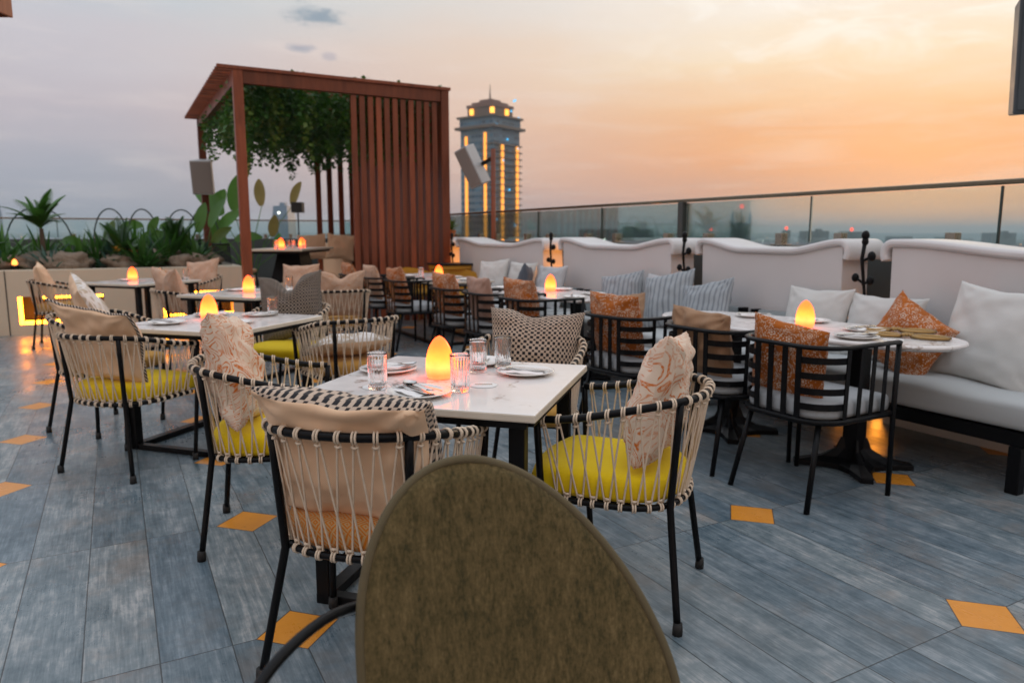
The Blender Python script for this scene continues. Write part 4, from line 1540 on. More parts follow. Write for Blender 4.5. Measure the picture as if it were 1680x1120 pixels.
def panel(side):
    def f(s, q):
        a = 2 * s - 1
        z = 0.40 + (FZ - 0.40) * q
        lw = 0.194 * max(0.0, 1 - max(0.0, (q - 0.30) / 0.70) ** 2.4) ** 0.5 + 0.004
        rw_ = 0.362 * max(0.0, 1 - q ** 1.55) ** 0.57 + 0.004
        x = (a * lw if a * side > 0 else a * rw_) * side
        y = -0.20 - 0.10 * q + 0.45 * x * x
        th = 0.017 * (max(0.0, 1 - a ** 6)) ** 0.5 * min(1, (1 - q) * 12 + 0.12)
        return Vector((x, y + side * th, z))
    return f


pn.grid(panel(1), 44, 60, uv=lambda s, q: (s * 0.5, q * 0.5))
pn.grid(panel(-1), 44, 60, uv=lambda s, q: (s * 0.5 + 2, q * 0.5))
pn.build('backrest', tweed, fc_t)
QS = [1 - (1 - i / 70) ** 2 for i in range(71)]
ed = [panel(1)(0, q) * 0.5 + panel(-1)(1, q) * 0.5 for q in QS]
ed2 = [panel(1)(1, q) * 0.5 + panel(-1)(0, q) * 0.5 for q in QS]
MB().tube(ed + ed2[::-1], 0.0085, 8).build('piping', tweed_edge, fc_t)
st = MB()
rg = []
for k, z in ((0.9, 0.36), (1.0, 0.37), (1.0, 0.395), (0.95, 0.41), (0.6, 0.415), (0.02, 0.416)):
    rg.append([Vector((0.23 * k * math.copysign(abs(math.cos(a)) ** 0.6, math.cos(a)), 0.06 + 0.25 * k * math.copysign(abs(math.sin(a)) ** 0.6, math.sin(a)), z)) for a in [2 * PI * i / 40 for i in range(40)]])
st.stack(rg)
for i, v in enumerate(st.v):
    st.uv[i] = (v[0], v[1])
st.build('seat', tweed, fc_t)
for sg in (-1, 1):
    for y, y2 in ((0.2, 0.24), (-0.17, -0.25)):
        MB().tube([(sg * 0.2, y, 0.40), (sg * 0.235, y2, 0.0)], 0.012, 8).build('leg', black_metal, fc_t)
arm = [Vector((0.15, -0.285, 0.61)), Vector((0.24, -0.225, 0.634)), Vector((0.31, -0.14, 0.638)), Vector((0.365, -0.07, 0.622)), Vector((0.39, 0.05, 0.58)), Vector((0.36, 0.14, 0.44)), Vector((0.24, 0.18, 0.42))]
arm = [arm[i].lerp(arm[i + 1], k / 4) for i in range(len(arm) - 1) for k in range(4)] + [arm[-1]]
for _ in range(3):
    arm = [arm[0]] + [(arm[i - 1] + arm[i] * 2 + arm[i + 1]) / 4 for i in range(1, len(arm) - 1)] + [arm[-1]]
MB().tube(arm, 0.0088, 10).build('arm', black_metal, fc_t)

# ------------------------------------------------------------------ planter wall with lit recesses
def planter():
    t = thing('planter_wall', 'low beige planter wall with glowing square recesses at left', 'planter')
    t.rotation_euler = (0, 0, HEADF)
    u0, dep, ztop = 10.80, 0.30, 0.80
    ends = [-9.0, -4.6, -1.2, 1.58]
    holes = [(-1.09, -0.16), (0.52, 1.42), (-3.3, -2.3)]
    wl = MB()
    zb, zt = 0.13, 0.475
    hs = sorted(holes)
    xs = [-9.0] + [c for h in hs for c in h] + [1.58]
    for i in range(0, len(xs), 2):
        a, b = xs[i], xs[i + 1]
        wl.box(((a + b) / 2, u0 + dep / 2, ztop / 2), (b - a, dep, ztop))
    for a, b in hs:
        wl.box(((a + b) / 2, u0 + dep / 2, zb / 2), (b - a, dep, zb))
        wl.box(((a + b) / 2, u0 + dep / 2, (ztop + zt) / 2), (b - a, dep, ztop - zt))
    wl.box((1.43, u0 + 1.5, ztop / 2), (0.3, 2.4, ztop))
    wl.build('wall', planter_m, t)
    sm = MB()
    for x in ends[1:3]:
        sm.box((x, u0 - 0.001, ztop / 2), (0.012, 0.006, ztop - 0.002))
    sm.build('panel_joint', dark_m, t)
    for a, b in hs:
        bk = MB()
        bk.box(((a + b) / 2, u0 + dep + 0.01, (zb + zt) / 2), (b - a + 0.1, 0.02, zt - zb + 0.1))
        rc_ = bk.build('recess', dark_m, t)
        ld = MB()
        ld.box((a + 0.022, u0 + 0.025, (zb + zt) / 2), (0.04, 0.04, zt - zb - 0.004))
        ld.box(((a + b) / 2 + 0.022, u0 + 0.025, zb + 0.022), (b - a - 0.05, 0.04, 0.04))
        ld.box(((a + b) / 2 + 0.13, u0 + 0.025, zt - 0.016), (b - a - 0.27, 0.04, 0.026))
        ld.build('light_strip', led_yellow, rc_, 0.006)
    so = MB()
    so.grid(lambda s, q: Vector((-9 + 10.3 * s, u0 + dep + 2.2 * q, 0.74 + 0.06 * noise.noise(Vector((s * 20, q * 5, 1))) + 0.10 * q)), 60, 14)
    so.build('soil', soil_m, t)
    return t


planter()


def boulder(x, y, z, r, seed, label):
    mb = MB()

    def P(s, q):
        a, b = 2 * PI * s, PI * (q - 0.5)
        d = Vector((math.cos(a) * math.cos(b), math.sin(a) * math.cos(b), math.sin(b)))
        k = 1 + 0.42 * noise.noise(d * 1.7 + Vector((seed, 0, 0))) + 0.14 * abs(noise.noise(d * 5 + Vector((0, seed, 0))))
        return Vector((d.x * r * 1.3 * k, d.y * r * k, d.z * r * 0.62 * k))
    mb.grid(P, 24, 14)
    o = mb.build('boulder', rock_m)
    o.location = (x, y, z)
    o.rotation_euler = (0, 0, seed)
    tag(o, label, 'rock', 'sand coloured rocks in the planter')


for k, (v, du, r_) in enumerate(((-0.55, 0.55, 0.26), (0.05, 0.62, 0.22), (0.42, 0.95, 0.28), (0.95, 0.6, 0.20), (-1.2, 0.7, 0.22), (-0.2, 1.3, 0.30), (0.75, 1.5, 0.26), (-0.9, 1.4, 0.28), (1.2, 1.0, 0.2))):
    p = W(10.8 + du, v)
    boulder(p.x, p.y, 0.84, r_, k * 2.3, 'sand coloured rock half buried in the planter bed')


# ------------------------------------------------------------------ plants
def blade(mb, base, direction, length, width, droop, segs=8, fold=0.25, mi=0, face=None, wprof=None):
    d = Vector(direction).normalized()
    side = d.cross(Vector(face or (0, 0, 1)))
    side = side.normalized() if side.length > 0.05 else Vector((random.uniform(-1, 1), random.uniform(-1, 1), 0)).normalized()
    rows = []
    p = Vector(base)
    cur = d.copy()
    for i in range(segs + 1):
        q = i / segs
        w = width * (wprof(q) if wprof else (math.sin(PI * min(1, q * 0.88 + 0.10)) ** 0.8))
        nrm = side.cross(cur)
        rows.append((p - side * w + nrm * w * fold, p.copy(), p + side * w + nrm * w * fold))
        p = p + cur * (length / segs)
        cur = (cur + Vector((0, 0, -droop / segs))).normalized()
    vs = [v for r_ in rows for v in r_]
    fs = []
    for i in range(segs):
        for k in range(2):
            fs.append((i * 3 + k, i * 3 + k + 1, i * 3 + k + 4, i * 3 + k + 3))
    mb.add(vs, fs, True, mi)


def rdir(el0, el1, az=None):
    a = random.uniform(0, 2 * PI) if az is None else az
    e = R(random.uniform(el0, el1))
    return Vector((math.cos(a) * math.cos(e), math.sin(a) * math.cos(e), math.sin(e)))


def palm(loc, hgt, label, n_=13, fl=0.75):
    t = thing('palm_tree', label, 'palm', loc)
    MB().tube([(0, 0, -0.1), (0.01, 0, hgt * 0.5), (0.0, 0.01, hgt)], [0.045, 0.032, 0.026], 9).build('trunk', bark_m, t)
    cr = MB()
    for k in range(n_):
        d = rdir(35, 86, 2 * PI * k / n_ + random.uniform(-0.25, 0.25))
        p = Vector((0, 0, hgt))
        cur = d.copy()
        L = fl * random.uniform(0.8, 1.15)
        pts = []
        for i in range(13):
            pts.append(p.copy())
            p = p + cur * (L / 12)
            cur = (cur + Vector((0, 0, -0.085))).normalized()
        cr.tube(pts, [0.008 * (1 - i / 14) for i in range(13)], 5)
        for i in range(2, 13):
            c_ = (pts[min(i + 1, 12)] - pts[i - 1]).normalized()
            sd = c_.cross(Vector((0, 0, 1))).normalized()
            for sg in (-1, 1):
                ll = L * 0.36 * math.sin(PI * (0.18 + 0.74 * i / 12))
                for jj in (0, 0.5):
                    pp = pts[i - 1].lerp(pts[i], jj)
                    blade(cr, pp, sd * sg + c_ * 1.0 + Vector((0, 0, 0.25)), ll, 0.011, 0.45, 4, 0.1)
    cr.build('fronds', leaf_md if n_ > 14 else leaf_dk, t)
    return t


def clump(name, loc, label, cat, n_, length, width, el_, droop, m_, stem=False, flowers=0):
    t = thing(name, label, cat, loc)
    mb = MB()
    for k in range(n_):
        d = rdir(*el_)
        blade(mb, (random.uniform(-0.05, 0.05), random.uniform(-0.05, 0.05), -0.02), d, length * random.uniform(0.65, 1.15), width * random.uniform(0.8, 1.2), droop * random.uniform(0.6, 1.4))
    mb.build('leaves', m_, t)
    if flowers:
        f = MB()
        for k in range(flowers):
            c_ = Vector((random.uniform(-0.14, 0.14), random.uniform(-0.14, 0.14), length * random.uniform(0.55, 0.85)))
            for q in range(6):
                blade(f, c_, rdir(10, 60), 0.07, 0.018, 0.8, 3)
        f.build('flowers', flower_m, t)
    return t


def bigleaf(loc, label, leaves, m_list):
    """tall petioles ending in paddle leaves; leaves = (dx, dz, lean, length, material index)"""
    t = thing('banana_plant', label, 'plant', loc)
    stems = MB()
    parts = {}
    for dx, dz, lean, L, mi in leaves:
        dy = random.uniform(-0.15, 0.15)
        tip = Vector((dx, dy, dz))
        stems.tube([(dx * 0.1, dy * 0.1, -0.1), (dx * 0.35, dy * 0.4, dz * 0.5), tip], [0.014, 0.011, 0.007], 6)
        q = parts.setdefault(mi, MB())
        wp = lambda s: math.sin(PI * min(1.0, 0.06 + 0.93 * s)) ** 0.62
        blade(q, tip, Vector((math.sin(R(lean)), random.uniform(-0.3, 0.3), math.cos(R(lean)))), L, L * 0.22, 0.5, 12, 0.30, face=(random.uniform(-0.5, 0.5), -1, 0.35), wprof=wp)
    stems.build('stems', leaf_md, t)
    for mi, q in parts.items():
        q.build('leaves', m_list[mi], t)
    return t


def pw(u, v, z=0.80):
    p = W(u, v)
    return (p.x, p.y, z)


palm(pw(11.9, -0.86, 0.72), 0.60, 'green palm standing tallest in the planter at left', 17, 0.50)
palm(pw(12.2, -2.1, 0.72), 0.45, 'dark palm cut off by the left edge of the picture', 13, 0.60)
palm(pw(11.6, 0.10, 0.74), 0.18, 'low dark palm with arching fronds behind the flowering shrub', 13, 0.50)
palm(pw(12.0, 0.80, 0.74), 0.22, 'low dark palm with arching fronds under the middle hoops', 13, 0.52)
palm(pw(11.7, -1.55, 0.74), 0.20, 'low dark palm spreading at the left edge behind the candle', 13, 0.50)
clump('agave', pw(11.6, -0.75), 'blue green agave with spread leaves beside the tall palm', 'agave', 20, 0.42, 0.030, (15, 75), 0.35, leaf_bl)
clump('agave', pw(11.3, -0.05), 'small grey green agave among the rocks', 'agave', 15, 0.28, 0.022, (20, 75), 0.4, leaf_bl)
clump('shrub', pw(11.5, 0.15), 'dark shrub with orange yellow flowers', 'shrub', 60, 0.34, 0.035, (5, 80), 0.9, leaf_dk, flowers=12)
for k, (u, v, nm, lb, ln, n_, m_) in enumerate((
        (12.4, -1.35, 'leafy_plant', 'bushy green plant at the left edge of the bed', 0.62, 40, leaf_md),
        (12.1, -0.15, 'leafy_plant', 'dark green plant just right of the tall palm', 0.55, 46, leaf_dk),
        (12.5, 0.30, 'leafy_plant', 'broad leaved plant behind the flowering shrub', 0.70, 34, leaf_md),
        (11.8, 0.62, 'leafy_plant', 'dark arching plant in the middle of the bed', 0.60, 48, leaf_dk),
        (12.3, 0.95, 'leafy_plant', 'arching green plant right of the middle of the bed', 0.65, 40, leaf_md),
        (11.5, 1.05, 'leafy_plant', 'low dark plant at the right end of the bed', 0.46, 44, leaf_dk),
        (11.4, -1.25, 'leafy_plant', 'low dark plant beside the orange candle', 0.38, 40, leaf_dk),
        (11.3, 0.40, 'leafy_plant', 'low spiky plant between two rocks', 0.36, 36, leaf_dk))):
    clump(nm, pw(u, v, 0.78), lb, 'plant', n_, ln, 0.030, (20, 85), 0.85, m_)
rp_ = random.Random(21)
for k in range(24):
    v_ = -2.4 + 3.7 * (k + rp_.uniform(-0.4, 0.4)) / 24
    u_ = rp_.choice((11.35, 11.7, 12.1, 12.5, 12.8)) + rp_.uniform(-0.15, 0.15)
    clump('sword_plant', pw(u_, v_, 0.78), 'dark plant with long thin sword leaves crowding the planter bed', 'plant', rp_.randint(18, 34), rp_.uniform(0.34, 0.66), rp_.choice((0.016, 0.022, 0.030)),
          (35, 88), 0.75, (leaf_dk, leaf_md, leaf_dk, leaf_bl)[k % 4])['group'] = 'sword leaved plants in the planter'
bigleaf(pw(12.2, 1.25, 0.75), 'broad banana leaves rising beside the pergola post', [(-0.55, 0.45, -75, 0.40, 0), (-0.15, 0.52, 8, 0.48, 0), (0.12, 0.60, 18, 0.50, 0), (0.42, 0.40, 70, 0.42, 0), (0.05, 0.35, 40, 0.40, 1), (-0.30, 0.30, -35, 0.40, 0)], [leaf_md, leaf_lt])
bigleaf(pw(12.3, -0.35, 0.75), 'single light green upright leaf beside the palm', [(0.25, 0.30, 6, 0.42, 0), (0.02, 0.34, -60, 0.32, 1), (0.50, 0.22, 60, 0.30, 1)], [leaf_lt, leaf_md])
bigleaf(pw(12.6, 0.45, 0.75), 'banana leaves spreading behind the flowering shrub', [(-0.1, 0.62, -80, 0.36, 0), (0.15, 0.60, 80, 0.34, 0), (0.4, 0.35, 35, 0.36, 0), (0.1, 0.5, 20, 0.3, 0)], [leaf_md])
for k, (v, wd) in enumerate(((-0.95, 0.9), (-0.02, 0.50), (0.42, 0.48), (0.98, 0.55), (1.30, 0.50))):
    t_ = MB()
    t_.tube([(wd / 2 * math.cos(a), 0, 0.93 * math.sin(a) ** 0.6 if math.sin(a) > 0 else 0) for a in [PI * i / 24 for i in range(25)]], 0.011, 7)
    o = t_.build('garden_hoop', hoop_m)
    o.location = pw(12.8, v, 0.70)
    o.rotation_euler = (0, 0, HEADF + 0.2 * (k % 3 - 1))
    tag(o, ('wide dark hoop behind the palm', 'dark arched hoop rising left behind the flowers', 'dark arched hoop right behind the flowers', 'dark arched hoop left of the speaker post',
            'dark arched hoop nearest the speaker post')[k], 'hoop', 'thin arched hoops in the planter')

# candle in the planter
p = pw(11.15, -1.12, 0.80)
t = thing('candle_lantern', 'small orange candle glow in the planter at left', 'candle', p)
MB().lathe([(0.001, 0.0), (0.045, 0.0), (0.05, 0.01), (0.05, 0.05), (0.045, 0.055), (0.001, 0.055)], 16).build('holder', black_metal, t)
MB().lathe([(0.001, 0.055), (0.028, 0.06), (0.034, 0.085), (0.022, 0.12), (0.001, 0.135)], 16).build('flame', candle, t)

# ------------------------------------------------------------------ pergola
PU0, PU1, PV0, PV1, PZ = 10.0, 14.35, 1.51, 4.32, 3.28


def pergola():
    t = thing('pergola', 'red brown slatted pergola with hanging greenery', 'pergola')
    t.rotation_euler = (0, 0, HEADF)
    for v, u in ((PV0, PU0), (PV0, PU1), (PV1, PU1), (PV1, PU0)):
        MB().box((v, u, PZ / 2), (0.12, 0.12, PZ)).build('post', wood_red, t, 0.005)
    for a, b in (((PV0 + 0.062, PU0), (PV1 - 0.062, PU0)), ((PV0 + 0.062, PU1), (PV1 - 0.062, PU1))):
        MB().bar((*a, PZ - 0.08), (*b, PZ - 0.08), 0.09, 0.16).build('beam', wood_red, t, 0.005)
    for v in (PV0, PV1):
        MB().bar((v, PU0 + 0.062, PZ - 0.08), (v, PU1 - 0.062, PZ - 0.08), 0.09, 0.158).build('beam', wood_red, t, 0.005)
    n_ = 26
    for k in range(n_):
        u = PU0 - 0.05 + (PU1 - PU0 + 0.2) * k / (n_ - 1)
        MB().box(((PV0 + PV1) / 2 - 0.08, u, PZ + 0.0225), (PV1 - PV0 + 0.33, 0.045, 0.044)).build('roof_slat', wood_red, t, 0.004)
    # front screen: upright slats
    k = 0
    v = 2.99
    while v < PV1 - 0.06:
        MB().box((v, PU0, (PZ - 0.17) / 2), (0.075, 0.045, PZ - 0.17)).build('screen_slat', wood_red, t, 0.003)
        v += 0.118
    # slats of the right side, seen obliquely behind the front screen
    u = PU0 + 0.16
    while u < PU1 - 0.08:
        MB().box((PV1, u, (PZ - 0.17) / 2), (0.045, 0.10, PZ - 0.17)).build('screen_slat', wood_red, t, 0.003)
        u += 0.150
    v = 3.55
    while v < PV1 - 0.08:
        MB().box((v, PU1, (PZ - 0.17) / 2), (0.10, 0.045, PZ - 0.17)).build('screen_slat', wood_red, t, 0.003)
        v += 0.22
    return t


pergola()


def vine():
    mb = MB()
    rnd = random.Random(3)

    def leaf(p, s, mi):
        a = rnd.uniform(0, 2 * PI)
        d = Vector((math.cos(a), math.sin(a), rnd.uniform(-1.3, 0.1))).normalized()
        sd = d.cross(Vector((rnd.uniform(-1, 1), rnd.uniform(-1, 1), 1))).normalized()
        nn = sd.cross(d)
        p = Vector(p)
        mb.add([p, p + d * s * 0.45 + sd * s * 0.42 + nn * s * 0.1, p + d * s, p + d * s * 0.45 - sd * s * 0.42 + nn * s * 0.1], [(0, 1, 2), (0, 2, 3)], False, mi)
    strands = []
    for k in range(560):
        v = rnd.uniform(PV0 - 0.02, PV1 - 0.08)
        u = PU0 + 0.12 + (PU1 - PU0 - 0.3) * rnd.random() ** 1.2
        strands.append((v, u))
    for v, u in strands:
        nz = 0.5 + 0.5 * noise.noise(Vector((v * 2.3, u * 1.1, 2.0)))
        L = 0.36 + 0.38 * nz + (0.42 if rnd.random() < 0.25 else 0.0) * rnd.random()
        mi = 0 if rnd.random() < 0.42 else (1 if rnd.random() < 0.68 else 2)
        cn = int(L / 0.028)
        x, y = v, u
        for i in range(cn):
            z = PZ - 0.05 - L * i / cn
            x += rnd.uniform(-0.012, 0.012)
            y += rnd.uniform(-0.012, 0.012)
            wd = 0.07 * (1 - 0.55 * i / cn)
            for _ in range(2):
                leaf((x + rnd.uniform(-wd, wd), y + rnd.uniform(-wd, wd), z), rnd.uniform(0.05, 0.095), mi)
    for k in range(900):     # sprigs over the roof slats
        v, u = rnd.uniform(PV0, PV1), rnd.uniform(PU0, PU1)
        if noise.noise(Vector((v * 2.0, u * 2.0, 7))) > 0.12:
            leaf((v, u, PZ + 0.06 + rnd.uniform(0, 0.05)), 0.08, 0)
    o = mb.build('hanging_vine', [leaf_dk, leaf_md, leaf_lt])
    tag(o, 'dense dark green vine hanging under the pergola roof', 'vine')
    o.rotation_euler = (0, 0, HEADF)


vine()

# under the pergola: tall table, lamps, sofa pillows, plants behind
ht = thing('bar_table', 'tall dark table with pale top under the pergola', 'table', W(11.6, 2.45), HU + 28)
MB().box((0, 0, 1.02), (0.80, 1.9, 0.03)).build('tabletop', edge_mat, ht, 0.005)
MB().box((0, 0, 0.985), (0.7, 1.8, 0.035)).build('apron', black_metal, ht, 0.003)
bs = MB()
bs.stack([[Vector((x * k, y * m2, z)) for x, y in ((-0.3, -0.5), (0.3, -0.5), (0.3, 0.5), (-0.3, 0.5))] for k, m2, z in ((1.0, 1.0, 0), (0.85, 0.85, 0.5), (0.55, 0.6, 0.96))], smooth=False)
bs.build('pedestal', black_metal, ht, 0.01)
HT = ((W(11.6, 2.45).x, W(11.6, 2.45).y), HU + 28)
egg(*tp(HT, -0.02, 0.55), 'left of two on the bar table under the pergola', 1.036)
egg(*tp(HT, 0.0, -0.62), 'right of two on the bar table under the pergola', 1.036)
for x, y, wh in ((-0.2, 0.75, 'leftmost'), (0.1, 0.25, 'second from the left'), (-0.1, 0.05, 'in the middle'), (0.1, -0.35, 'right of the middle'), (0.0, -0.85, 'rightmost')):
    link('tumbler', tumb_me, (*tp(HT, x, y), 1.036), 0, f'small tumbler {wh} on the tall pergola table', 'glass', 'ribbed glass tumblers')
sf = thing('sofa', 'cream sofa with pale pillows behind the tall table', 'sofa', W(13.6, 3.3), HU - 90)
MB().box((0, 0, 0.36), (1.5, 0.8, 0.3)).build('seat', linen_cream, sf, 0.05)
MB().box((0, -0.36, 0.78), (1.5, 0.16, 0.6)).build('backrest', linen_cream, sf, 0.05)
for x in (-0.6, 0.6):
    for y in (-0.3, 0.3):
        MB().box((x, y, 0.105), (0.05, 0.05, 0.208)).build('leg', black_metal, sf)
pillow('pale grey pillow left of two on the far sofa', W(13.1, 3.1, 1.02), HU - 165, 16, 4, 0.5, 0.48, 0.15, linen_cream)
pillow('tan pillow right of two on the far sofa', W(12.9, 3.55, 1.02), HU - 165, 16, -6, 0.5, 0.48, 0.15, linen_cream)
lb_ = thing('low_seat', 'long low beige seat beside the pergola table', 'bench', W(10.8, 2.35), HU - 62)
MB().box((0, 0, 0.40), (1.9, 0.6, 0.16)).build('seat', linen_cream, lb_, 0.03)
MB().box((0, 0, 0.16), (1.8, 0.5, 0.318)).build('base', black_metal, lb_, 0.01)
# black barred chairs near the post
for lb, u, v, hd in (('black barred bar chair just right of the pergola post', 11.7, 1.62, 40), ('black barred bar chair left of the pergola post', 12.3, 1.30, 30)):
    t = thing('bar_chair', lb, 'chair', W(u, v), hd, 'black barred bar chairs by the pergola')
    MB().box((0, 0, 0.70), (0.44, 0.42, 0.06)).build('seat', linen_cream, t, 0.02)
    bk = MB()
    for k in range(9):
        x = -0.22 + 0.055 * k
        bk.bar((x, -0.20, 0.68), (x * 1.05, -0.24, 1.10), 0.012)
    bk.tube([(-0.235, -0.24, 1.10), (0.235, -0.24, 1.10)], 0.014, 8)
    bk.build('backrest', black_metal, t)
    for x in (-0.2, 0.2):
        for y in (-0.19, 0.19):
            MB().tube([(x, y, 0.68), (x * 1.15, y * 1.15, 0)], 0.013, 8).build('leg', black_metal, t)
bigleaf(W(16.6, 2.55, 0.3), 'tall banana plant with yellowing leaves seen through the pergola',
        [(-0.85, 1.25, 20, 0.75, 0), (-0.55, 1.35, -35, 0.85, 0), (-0.30, 1.45, 8, 0.80, 0), (0.0, 2.0, 10, 0.72, 1), (0.30, 1.55, -6, 0.60, 1), (0.95, 1.55, 22, 0.60, 1),
         (0.55, 0.9, 12, 0.5, 1), (-0.8, 0.8, 10, 0.7, 0), (-0.5, 0.6, -20, 0.6, 0), (0.6, 0.55, 5, 0.45, 0), (-0.62, 1.0, 40, 0.7, 0)], [leaf_md, leaf_br])
MB_ = MB()
lamp_t = thing('post_lantern', 'small dark box lantern on a thin pole behind the pergola', 'lantern', W(16.2, 3.55))
MB().tube([(0, 0, 0), (0, 0, 1.72)], 0.016, 8).build('pole', black_metal, lamp_t)
MB().box((0, 0, 1.82), (0.24, 0.2, 0.22)).build('box', dark_m, lamp_t, 0.01)

# potted plant and yellow chairs by the screen
pt = thing('potted_plant', 'small green plant in an orange pot beside the slatted screen', 'potted plant', W(10.2, 4.50, 1.18))
MB().lathe([(0.001, 0), (0.055, 0), (0.075, 0.12), (0.080, 0.13), (0.068, 0.13), (0.001, 0.115)], 20).build('pot', terra, pt)
q = MB()
for k in range(46):
    blade(q, (0, 0, 0.12), rdir(20, 85), random.uniform(0.12, 0.22), 0.022, 0.9, 5)
q.build('leaves', leaf_lt, pt)
for lb, u, v, hd in (('mustard yellow shell chair beside the white pillow', 9.05, 4.12, 150), ('mustard yellow shell chair farther left by the screen', 9.62, 3.75, 120)):
    t = thing('shell_chair', lb, 'chair', W(u, v), hd, 'mustard yellow shell chairs')
    mb = MB()
    for sd in (1, -1):
        mb.grid(lambda s, q2, sd=sd: Vector((sd * (0.30 - sd * 0.012) * math.cos(PI * (0.02 + 0.96 * s) + (0 if sd > 0 else 0)) * (0.9 + 0.12 * q2) * sd,
                                             -(0.28 - sd * 0.012) * math.sin(PI * (0.02 + 0.96 * s)) * (0.9 + 0.12 * q2) + 0.05, 0.40 + 0.38 * q2 * (0.75 + 0.25 * math.sin(PI * s)))), 24, 8)
    mb.build('backrest', yellow_sh, t)
    MB().lathe([(0.001, 0.40), (0.26, 0.40), (0.28, 0.42), (0.28, 0.45), (0.24, 0.48), (0.001, 0.485)], 28).build('seat', yellow_sh, t)
    for x in (-0.18, 0.18):
        for y in (-0.15, 0.2):
            MB().tube([(x, y, 0.40), (x * 1.25, y * 1.25, 0)], 0.014, 8).build('leg', yellow_sh, t)
sdt = thing('side_table', 'small dark topped yellow table under the far wall light', 'table', W(9.45, 4.15), HU)
MB().box((0, 0, 0.83), (0.5, 0.5, 0.025)).build('tabletop', black_metal, sdt, 0.004)
MB().box((0, 0, 0.79), (0.46, 0.46, 0.05)).build('apron', yellow_sh, sdt, 0.004)
for x in (-0.2, 0.2):
    for y in (-0.2, 0.2):
        MB().box((x, y, 0.382), (0.04, 0.04, 0.764)).build('leg', yellow_sh, sdt, 0.004)


# ------------------------------------------------------------------ speakers
def speaker(label, loc, heading, tilt, roll, w, h, d, m_, pole=None, group=None):
    t = bpy.data.objects.new('loudspeaker', None)
    col.objects.link(t)
    place(t, loc, heading)
    tag(t, label, 'loudspeaker', group)
    M = Matrix.Rotation(R(tilt), 4, 'X') @ Matrix.Rotation(R(roll), 4, 'Y')
    c = MB()
    c.stack([[Vector((x * k, y, z)) for x, z in ((-w / 2, -h / 2), (w / 2, -h / 2), (w / 2, h / 2), (-w / 2, h / 2))] for k, y in ((0.70, -d / 2), (1.0, d / 2))], smooth=False)
    cb = c.build('cabinet', m_, t, 0.012)
    cb.matrix_basis = M
    gr = MB()
    gr.box((0, d / 2 + 0.006, 0), (w * 0.90, 0.010, h * 0.93))
    gg = gr.build('grille', grille_m if m_ is speaker_m else speaker_dk, cb, 0.006)
    if pole:
        bx, by, bz0, bz1 = pole
        MB().tube([(bx, by, bz0), (bx, by, bz1)], 0.035, 10).build('pole', MATS['red_brown_slat_wood'], t)
        MB().bar((bx, by, bz1 - 0.12), (0, -d * 0.4, 0.0), 0.03, 0.05).build('bracket', black_metal, t)
    return t


p = W(PU1 - 0.10, PV0 - 0.02, 2.60)
speaker('pale grey loudspeaker mounted on the rear left pergola post', (p.x + 0.10, p.y - 0.22, p.z - 0.36), 172, -10, 0, 0.36, 0.58, 0.30, speaker_m)
p = W(9.75, 4.82, 0)
speaker('tilted grey loudspeaker on a brown pole in front of the tower', (p.x - 0.13, p.y - 0.12, 2.22), 214, -16, 20, 0.24, 0.58, 0.26, speaker_m, pole=(-0.34, -0.02, -2.24, 0.22))
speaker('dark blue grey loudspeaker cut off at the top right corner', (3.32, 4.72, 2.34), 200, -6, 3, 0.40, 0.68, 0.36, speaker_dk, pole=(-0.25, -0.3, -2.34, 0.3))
# wooden eave corner at top left
t = thing('canopy', 'brown wooden canopy corner at the top left of the picture', 'canopy', (-4.28, 4.80, 0), 0)
MB().box((0, 0, 2.90), (1.34, 1.34, 0.16)).build('roof_board', wood_red, t, 0.01)
MB().box((0.682, 0, 2.89), (0.022, 1.40, 0.22)).build('fascia', wood_red, t, 0.004)
MB().box((0, 0.682, 2.89), (1.34, 0.022, 0.22)).build('fascia', wood_red, t, 0.004)
MB().box((-0.5, -0.5, 1.41), (0.12, 0.12, 2.82)).build('post', wood_red, t, 0.005)

# ------------------------------------------------------------------ towers and city
tw_glass, n = mat('tower_cladding', (0.10, 0.15, 0.2), 0.35)
bx_, by_, bz_ = n.sep(n.obj)
fl_ = n.m('FRACT', n.m('DIVIDE', bz_, 3.0))
band = n.ss(fl_, 0.42, 0.50)
cl_ = n.m('FRACT', n.m('DIVIDE', n.m('ADD', bx_, by_), 2.2))
mull = n.ss(n.m('ABSOLUTE', n.m('SUBTRACT', cl_, 0.5)), 0.40, 0.46)
rw = n.node('ShaderNodeTexWhiteNoise', {'Vector': n.comb(n.m('FLOOR', n.m('DIVIDE', n.m('ADD', bx_, by_), 2.2)), n.m('FLOOR', n.m('DIVIDE', bz_, 3.0)))})
win = n.mix(rw, (0.015, 0.055, 0.095), (0.07, 0.19, 0.29))
n.put(n.bs.inputs['Base Color'], n.mix(n.m('MAXIMUM', band, mull), win, (0.13, 0.19, 0.24)))
n.put(n.bs.inputs['Roughness'], n.mix(band, (0.15, 0.15, 0.15), (0.7, 0.7, 0.7)))
tw_slab = simple('tower_slab', (0.15, 0.115, 0.085), 0.7, 0, 0.15, 0.2)
tw_crown = simple('tower_crown', (0.20, 0.12, 0.09), 0.7, 0, 0.15, 0.2)


